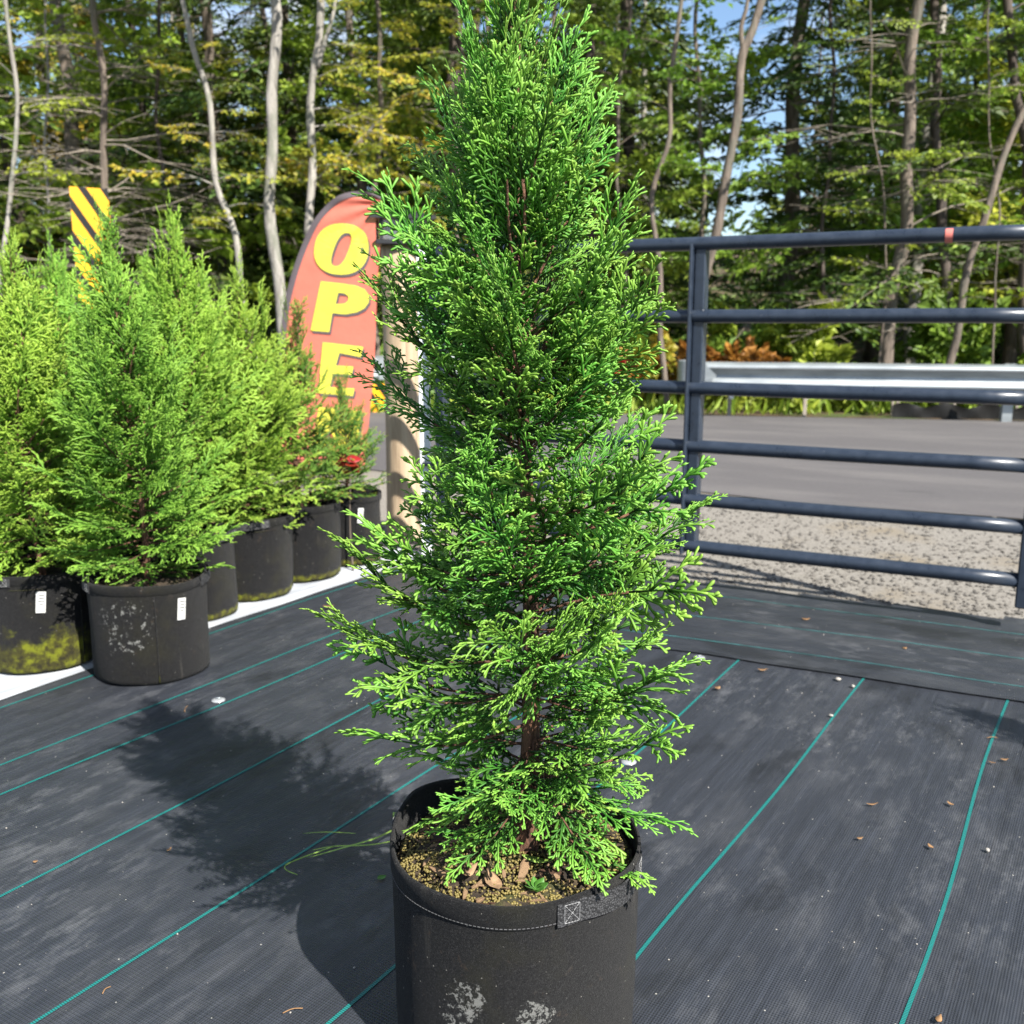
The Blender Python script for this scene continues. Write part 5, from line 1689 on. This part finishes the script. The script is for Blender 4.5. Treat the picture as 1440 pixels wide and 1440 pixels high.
T('light green sapling in front of the right corner trees', [(1398, 30), (1392, 200), (1400, 360)], 12.5, 4, 'bark_brown', 'leaf_light',
  [dict(kind='sparse', n=14, h0=1.2, h1=5.2, reach=1.2, inc=(-5, 20))], 6.5)
T('light green sapling at the top left corner', [(62, 5), (70, 150), (66, 300)], 13.8, 6, 'bark_pale', 'leaf_light',
  [dict(kind='sparse', n=18, h0=2.2, h1=6.0, reach=1.6, inc=(-5, 25))], 7)
T('yellowing young tree behind the top of the big arborvitae', [(640, 5), (650, 150), (645, 330)], 13.5, 7, 'bark_brown', 'leaf_yellow',
  [dict(kind='sparse', n=26, h0=1.6, h1=6.0, reach=1.6, inc=(-5, 30))], 8)
T('green young tree behind the right flank of the big arborvitae', [(880, 5), (872, 150), (876, 330)], 14.2, 7, 'bark_brown', 'leaf_green',
  [dict(kind='leaf', n=22, h0=1.4, h1=6.5, reach=1.6, inc=(-5, 30))], 9)
T('leafy tree left of the leaning pale brown trunk', [(985, 5), (980, 150), (990, 330)], 14.8, 9, 'bark_brown', 'leaf_green',
  [dict(kind='leaf', n=26, h0=1.6, h1=8, reach=1.7, inc=(-5, 30))], 10)

# deeper trees: prototypes copied, trunk + crown
protos = []
for k in range(3):
    p = np.array([[0, 0, 0], [0.1 * k, 0.05, 3], [-0.1, 0.1 * k, 6.5], [0.05, 0, 10.5]])
    protos.append(tree('deciduous_tree', 'green leafy tree deep in the wood', p, 0.13, 0.03, MATS['bark_pale' if k == 0 else 'bark_brown'], MATS[('leaf_green', 'leaf_light', 'leaf_yellow')[k]], rg,
                       [dict(kind='leaf', n=40, h0=0.9, h1=10, reach=2.4, inc=(-12, 35))], 'deep wood broadleaf trees'))
for k in range(3):
    p = np.array([[0, 0, 0], [0.05, 0.03 * k, 4], [0.0, 0.1, 8], [0.05, 0, 13]])
    protos.append(tree('hemlock_tree', 'dark hemlock standing deep in the wood', p, 0.15, 0.03, MATS['bark_dark' if k else 'bark_brown'], MATS['needle'], rg,
                       [dict(kind='needle', n=(95, 110, 90)[k], h0=(1.4, 0.5, 2.2)[k], h1=12.6, reach=2.9, inc=(-18, 8), top_taper=0.8)], 'deep wood hemlocks', dead=(14, 6, 16)[k], deadz=(0.8, 5.5), deadlen=1.6))
LABS = {0: 'green leafy tree deep in the wood', 1: 'light green leafy tree deep in the wood', 2: 'yellowing tree deep in the wood', 3: 'dark hemlock standing deep in the wood'}
spots = []
pr = random.Random(9)
for row_y, stepx in ((17.0, 2.2), (19.6, 2.3), (22.5, 2.5), (26, 2.8), (31, 3.2), (38, 3.8), (47, 4.6)):
    half = row_y * 0.72 + 4.0
    x = -half + pr.uniform(0, 1)
    while x < half:
        spots.append((x + pr.uniform(-.7, .7), row_y + pr.uniform(-1.2, 1.2)))
        x += stepx
used = set()
for (x, y) in spots:
    ax = x / y
    r_ = pr.random()
    # thinner foliage in the upper right where the sky shows
    if 0.15 < ax < 0.45 and y > 18:
        if pr.random() < 0.60: continue
    k = 3 + pr.randrange(3) if r_ < 0.42 else (0 if r_ < 0.66 else 1 if r_ < 0.93 else 2)
    if ax > 0.1 and k == 2: k = 0
    o = protos[k] if k not in used else copy_tree(protos[k])
    used.add(k)
    o['label'] = LABS[min(k, 3)]
    o.location = (x, y, floor_z(x, y) - 0.05)
    o.rotation_euler = (0, 0, pr.uniform(0, 6.28))
    s_ = pr.uniform(0.85, 1.2)
    o.scale = (s_, s_, s_ * pr.uniform(0.95, 1.15))
for k in range(6):
    if k not in used:
        protos[k].location = (-3 + k, 30, floor_z(-3 + k, 30))

# bushes of the forest edge
def bush(label, px, y, w, h, leafm, rg, n=26, group='undergrowth behind the guardrail'):
    gz = floor_z((px - 720) / F * y, y)
    x = (px - 720) / F * y
    t = thing('bush', label, 'bush', (x, y, gz - 0.03), 0, group)
    wood, lv = MB(), MB()
    for k in range(n):
        az = rg.uniform(0, 6.28); inc = R(rg.uniform(15, 80))
        w_, f_ = BOUGH['bush'][int(rg.integers(6))]
        L = h * 0.55 * rg.uniform(0.6, 1.1)
        p = np.array([rg.normal(0, w * 0.25), rg.normal(0, 0.15), rg.uniform(0, h * 0.35)])
        M = frame(p, az, inc, rg.normal(0, .5), L / 1.5)
        M[:3, :3] *= 1.0
        wood.merge(w_, M); lv.merge(f_, M)
    tag(obj('stems', wood.mesh('stems', MATS['bark_brown']), t), kind='stuff')
    tag(obj('foliage', lv.mesh('foliage', leafm, False, True), t), kind='stuff')
for (lab, px, y, w, h, lm) in (
    ('rust orange bush behind the arrow end of the guardrail', 985, 13.3, 1.5, 1.25, 'leaf_orange'),
    ('smaller rust bush right of the gate upright above the guardrail', 1035, 13.6, 0.8, 1.05, 'leaf_orange'),
    ('golden bush beside the crooked trunk', 925, 13.6, 0.9, 1.2, 'leaf_yellow'),
    ('low green bush below the guardrail beam, left of the middle', 1065, 12.75, 1.3, 0.55, 'leaf_light'),
    ('low green bush under the guardrail middle', 1150, 12.6, 1.6, 0.75, 'leaf_light'),
    ('low sprawling bush between the two middle white stakes', 1215, 12.7, 1.3, 0.6, 'leaf_light'),
    ('low green bush under the right end of the guardrail', 1290, 12.5, 1.6, 0.75, 'leaf_light'),
    ('low bush over the black silt fence', 1360, 12.6, 1.3, 0.6, 'leaf_light'),
    ('leafy green bush at the right edge behind the guardrail post', 1425, 12.6, 1.5, 0.85, 'leaf_light'),
    ('round green bush behind the guardrail, lit by the sun', 1085, 15.5, 1.2, 1.9, 'leaf_light'),
    ('dark green bush in the shade behind the gate', 1340, 15.0, 1.8, 1.9, 'leaf_green'),
    ('dark green bush left of the tall striped marker', 30, 14.5, 1.8, 1.7, 'leaf_green'),
    ('dark green bush behind the tall striped marker', 200, 14.8, 1.8, 1.6, 'leaf_green'),
    ('green bush low behind the banner', 420, 14.2, 1.8, 1.4, 'leaf_green'),
    ('green bush hidden behind the big arborvitae', 660, 14.0, 1.8, 1.5, 'leaf_green'),
    ('green bush right behind the big arborvitae', 820, 14.4, 1.8, 1.5, 'leaf_light')):
    bush(lab, px, y, w, h, MATS[lm], rg)
# leafy undergrowth that closes the view between the trunks
wood, lv = MB(), MB()
for k in range(400):
    y = 14.6 + 15 * rg.random() ** 1.3
    x = rg.uniform(-0.8, 0.8) * y
    p = np.array([x, y, floor_z(x, y) + 0.1 + 0.9 * rg.random() * min(1, (y - 13) / 4)])
    w_, f_ = (BOUGH['needle'] if rg.random() < 0.3 else BOUGH['leaf'])[int(rg.integers(6))]
    M = frame(p, rg.uniform(0, 6.28), R(rg.uniform(0, 70)), rg.normal(0, .5), rg.uniform(0.5, 1.0))
    lv.merge(f_, M)
tag(obj('undergrowth', lv.mesh('undergrowth', MATS['leaf_green'], False, True)), 'tangled green undergrowth filling the wood between the trunks', 'undergrowth', kind='stuff')
# grassy verge between guardrail and wood
n = 6500
x = rng.uniform(-9, 12, n); y = rng.uniform(12.15, 15.2, n)
D = norm_rows(np.column_stack([rng.normal(0, .45, n), rng.normal(0, .45, n), np.ones(n)]))
Nn = norm_rows(np.column_stack([rng.normal(0, .5, n), -np.ones(n), rng.normal(0, .3, n)]))
Nn = norm_rows(Nn - D * (Nn * D).sum(1)[:, None])
hgt = rng.uniform(0.08, 0.30, n)
mb = MB(); leaf_quads(mb, np.column_stack([x, y, np.full(n, -0.05)]), D, Nn, hgt, hgt * 0.16 + 0.012, rng.random(n))
tag(obj('verge_grass', mb.mesh('verge_grass', MATS['leaf_light'], False, True)), 'bright green grass on the verge behind the guardrail', 'grass', kind='stuff')
# young red maple by the gate and red leaves by the last pot
def red_sprig(label, px, py, y, h, nl):
    q = at_y(px, py, y)
    t = thing('maple_seedling', label, 'seedling', (q[0], y, -0.02), 0)
    pts = np.array([[0.01, 0, 0], [0.0, 0.01, q[2] * 0.5], [0.015, 0, q[2] + h * 0.5]])
    obj('stem', tube(MB(), spline(pts, 8), np.linspace(0.005, 0.002, 8), 6).mesh('stem', MATS['bark_brown'], True), t)
    for k in range(nl):
        a_ = rg.uniform(0, 6.28)
        z = q[2] + 0.02 + rg.uniform(-0.5, 0.5) * h
        o = small_leaf('leaf', MATS['leaf_red'], t, (0.03 * math.cos(a_), 0.03 * math.sin(a_), z), (rg.normal(0, .5), rg.uniform(-.2, .9), a_), rg.uniform(.045, .075), rg.uniform(.035, .06), 0.5)
red_sprig('red-leaved seedling showing through the arborvitae beside the gate', 866, 532, 5.0, 0.16, 16)
red_sprig('red-leaved seedling among the last pots by the banner', 489, 655, 4.55, 0.12, 12)

# ------------------------------------------------------------------ small things on the sheets
def on_sheet(px, py, dz=0.014):
    p = at_z(px, py, 0.012)
    return (p[0], p[1], dz + und(p[0], p[1]))
debris = 'leaf litter on the black sheets'
for (px, py, L, W, a_, lab) in (
    (1226, 1133, 0.030, 0.005, 0.1, 'curved brown twiglet in the middle of the right panel'), (1336, 1133, 0.022, 0.010, 1.9, 'curled brown leaf left of the right teal line'),
    (1209, 1181, 0.016, 0.007, 0.3, 'small brown bark flake below the curved twiglet'), (1308, 1193, 0.020, 0.010, 1.7, 'curled tan leaf below the other curled leaf'),
    (1412, 1071, 0.022, 0.008, 0.0, 'tan flake beside the overlapped seam'), (1272, 915, 0.020, 0.014, 0.5, 'orange leaf scrap on the gate side sheet'),
    (1133, 873, 0.035, 0.016, 0.2, 'pale tan leaf on the gate side sheet'), (1009, 970, 0.026, 0.018, 0.8, 'crumpled tan leaf by the far teal line'),
    (1072, 945, 0.034, 0.012, 0.1, 'dry curled leaf near the sheet edge'), (238, 1198, 0.016, 0.006, 1.3, 'straw coloured flake on the left sheets'),
    (50, 1214, 0.010, 0.007, 0.4, 'tiny tan seed husk at the left edge'), (462, 856, 0.045, 0.020, 0.2, 'orange brown leaf by the last teal line on the left'),
    (1395, 1075, 0.018, 0.006, 2.6, 'thin brown flake on the shaded right sheet'), (1320, 1435, 0.022, 0.010, 0.9, 'tan leaf at the bottom edge on the seam')):
    o = small_leaf('leaf_scrap', MATS['dry_leaf'], None, on_sheet(px, py, 0.0165), (0.1, 0, a_), L, W, 0.7)
    tag(o, lab, 'leaf', debris)
for (px, py, L, a_, lab) in ((1395, 1039, 0.030, 0.0, 'brown pine needle lying across the overlapped seam'), (412, 1426, 0.034, 0.35, 'reddish twig near the bottom left of the grow bag'),
                             (150, 1393, 0.020, 1.2, 'short straw bit between the lower left teal lines'), (262, 998, 0.05, 1.7, 'dry root wisp in front of the lichen-flecked bag')):
    p = on_sheet(px, py, 0.0150)
    pts = [[-L / 2, 0, 0], [0, 0.003, 0.002], [L / 2, 0, 0.0005]]
    tag(obj('twig', tube(MB(), spline(pts, 6), 0.0011, 5).mesh('twig', MATS['dry_leaf'], True), None, p, (0, 0, a_)), lab, 'twig', debris)
m = Mat('washer'); m.color((0.27, 0.28, 0.29)); m.set(Roughness=0.2, Metallic=0.0); m.b.inputs['Specular IOR Level'].default_value = 0.7
MATS['washer'] = m.m
for (px, py, lab) in ((307, 985, 'pale round fabric pin washer between the upper left teal lines'), (983, 926, 'pale round fabric pin washer right of the arborvitae'), (884, 1070, 'pale pin washer half hidden under the lower right boughs')):
    p = on_sheet(px, py, 0.0125)
    t = thing('fabric_pin', lab, 'pin', p, 0, 'pins holding down the sheets')
    k = 24
    ring_ = lambda r_, z: [[r_ * math.cos(2 * math.pi * j / k), r_ * math.sin(2 * math.pi * j / k), z] for j in range(k)]
    V = ring_(0.021, 0) + ring_(0.0195, 0.003) + ring_(0.012, 0.005) + [[0, 0, 0.005]]
    Q = [[r_ * k + j, r_ * k + (j + 1) % k, (r_ + 1) * k + (j + 1) % k, (r_ + 1) * k + j] for r_ in (0, 1) for j in range(k)]
    obj('washer', MB().add(V, Q, [[2 * k + j, 2 * k + (j + 1) % k, 3 * k] for j in range(k)]).mesh('washer', MATS['washer'], True), t)
    obj('pin_head', tube(MB(), [[-0.008, 0, 0.0075], [0.008, 0, 0.0075]], 0.0025, 8).mesh('pin_head', MATS['galv'], True), t)
for (px, py, s_, lab) in ((1168, 1008, 0.007, 'pale pebble sitting on the long teal line'), (1199, 968, 0.008, 'pale pebble at the sheet edge by the teal line'), (1178, 958, 0.009, 'white stone by the frayed sheet edge'),
                          (1388, 1198, 0.007, 'small pale pebble right of the seam')):
    mb = MB(); pebbles(mb, np.array([[0, 0, 0]]), np.array([s_]), np.array([0.8]), 0.6, 0.2)
    tag(obj('pebble', mb.mesh('pebble', MATS['grit'], True), None, on_sheet(px, py, 0.017)), lab, 'pebble', 'pebbles on the sheets')
n = 750
xy = np.column_stack([rng.uniform(-1.7, 1.9, n), rng.uniform(1.1, 4.0, n)])
k = np.hypot(xy[:, 0] - hx, xy[:, 1] - hy) > 0.22
xy = xy[k]
S = 0.0006 + 0.0020 * rng.random(len(xy)) ** 4
gn = xy @ GN; nn_ = xy @ NN
zb = np.where(gn > 3.3, 0.0162, np.where(nn_ > -0.17, 0.0052, 0.0102))
k = nn_ > -2.3
mb = MB(); pebbles(mb, np.column_stack([xy, zb + und(xy[:, 0], xy[:, 1]) + S * 0.3])[k], S[k], np.zeros(k.sum()), 0.7, 0.2)
tag(obj('grit', mb.mesh('grit', MATS['grit'], True)), 'tiny pale grit scattered over the black sheets', 'grit', kind='stuff')
# grass weed creeping out from beside the bag
gw = thing('grass_weed', 'green grass stalks lying on the sheet left of the grow bag', 'grass', (-0.19, 1.66, 0.012), 0)
def blade(pts, w, name='blade'):
    P = spline(np.array(pts), 14)
    d = np.gradient(P, axis=0); s = np.cross(d, [0, 0, 1.0]); s /= np.linalg.norm(s, axis=1)[:, None]
    ww = w * np.sin(np.pi * np.linspace(0.12, 1, 14)) ** 0.6
    l, r2 = P + s * ww[:, None] / 2, P - s * ww[:, None] / 2
    c = P - np.array([0, 0, w * 0.18])
    V = np.concatenate([l, c, r2])
    i = np.arange(13)
    Q = np.concatenate([np.stack([i, i + 1, i + 15, i + 14], -1), np.stack([i + 14, i + 15, i + 29, i + 28], -1)])
    obj(name, MB().add(V, Q).mesh(name, MATS['grass'], True), gw)
def rel(px, py, z):
    p = at_z(px, py, 0.012 + z)
    return [p[0] + 0.19, p[1] - 1.66, z]
blade([rel(566, 1160, 0.02), rel(530, 1178, 0.045), rel(490, 1190, 0.03), rel(430, 1207, 0.008)], 0.007)
blade([rel(566, 1180, 0.02), rel(520, 1188, 0.02), rel(470, 1190, 0.012), rel(436, 1196, 0.006)], 0.006)
blade([rel(565, 1148, 0.03), rel(555, 1142, 0.06), rel(553, 1150, 0.05)], 0.006)
blade([rel(500, 1172, 0.03), rel(460, 1170, 0.02), rel(425, 1172, 0.006)], 0.004)
st_ = spline(np.array([rel(470, 1190, 0.02), rel(410, 1212, 0.02), rel(401, 1222, 0.01), rel(418, 1230, 0.004)]), 12)
obj('stalk', tube(MB(), st_, np.linspace(0.0016, 0.0011, 12), 5).mesh('stalk', MATS['grass'], True), gw)
o = small_leaf('leaf_scrap', MATS['weed_leaf'], None, on_sheet(537, 1237, 0.0150), (0.1, 0, 0.7), 0.022, 0.014, 0.4)
tag(o, 'small fresh green leaf lying left of the grow bag', 'leaf', debris)

scene.cycles.max_bounces = 5
scene.cycles.diffuse_bounces = 2
scene.cycles.glossy_bounces = 2
scene.cycles.transmission_bounces = 4
scene.cycles.caustics_reflective = False
scene.cycles.caustics_refractive = False
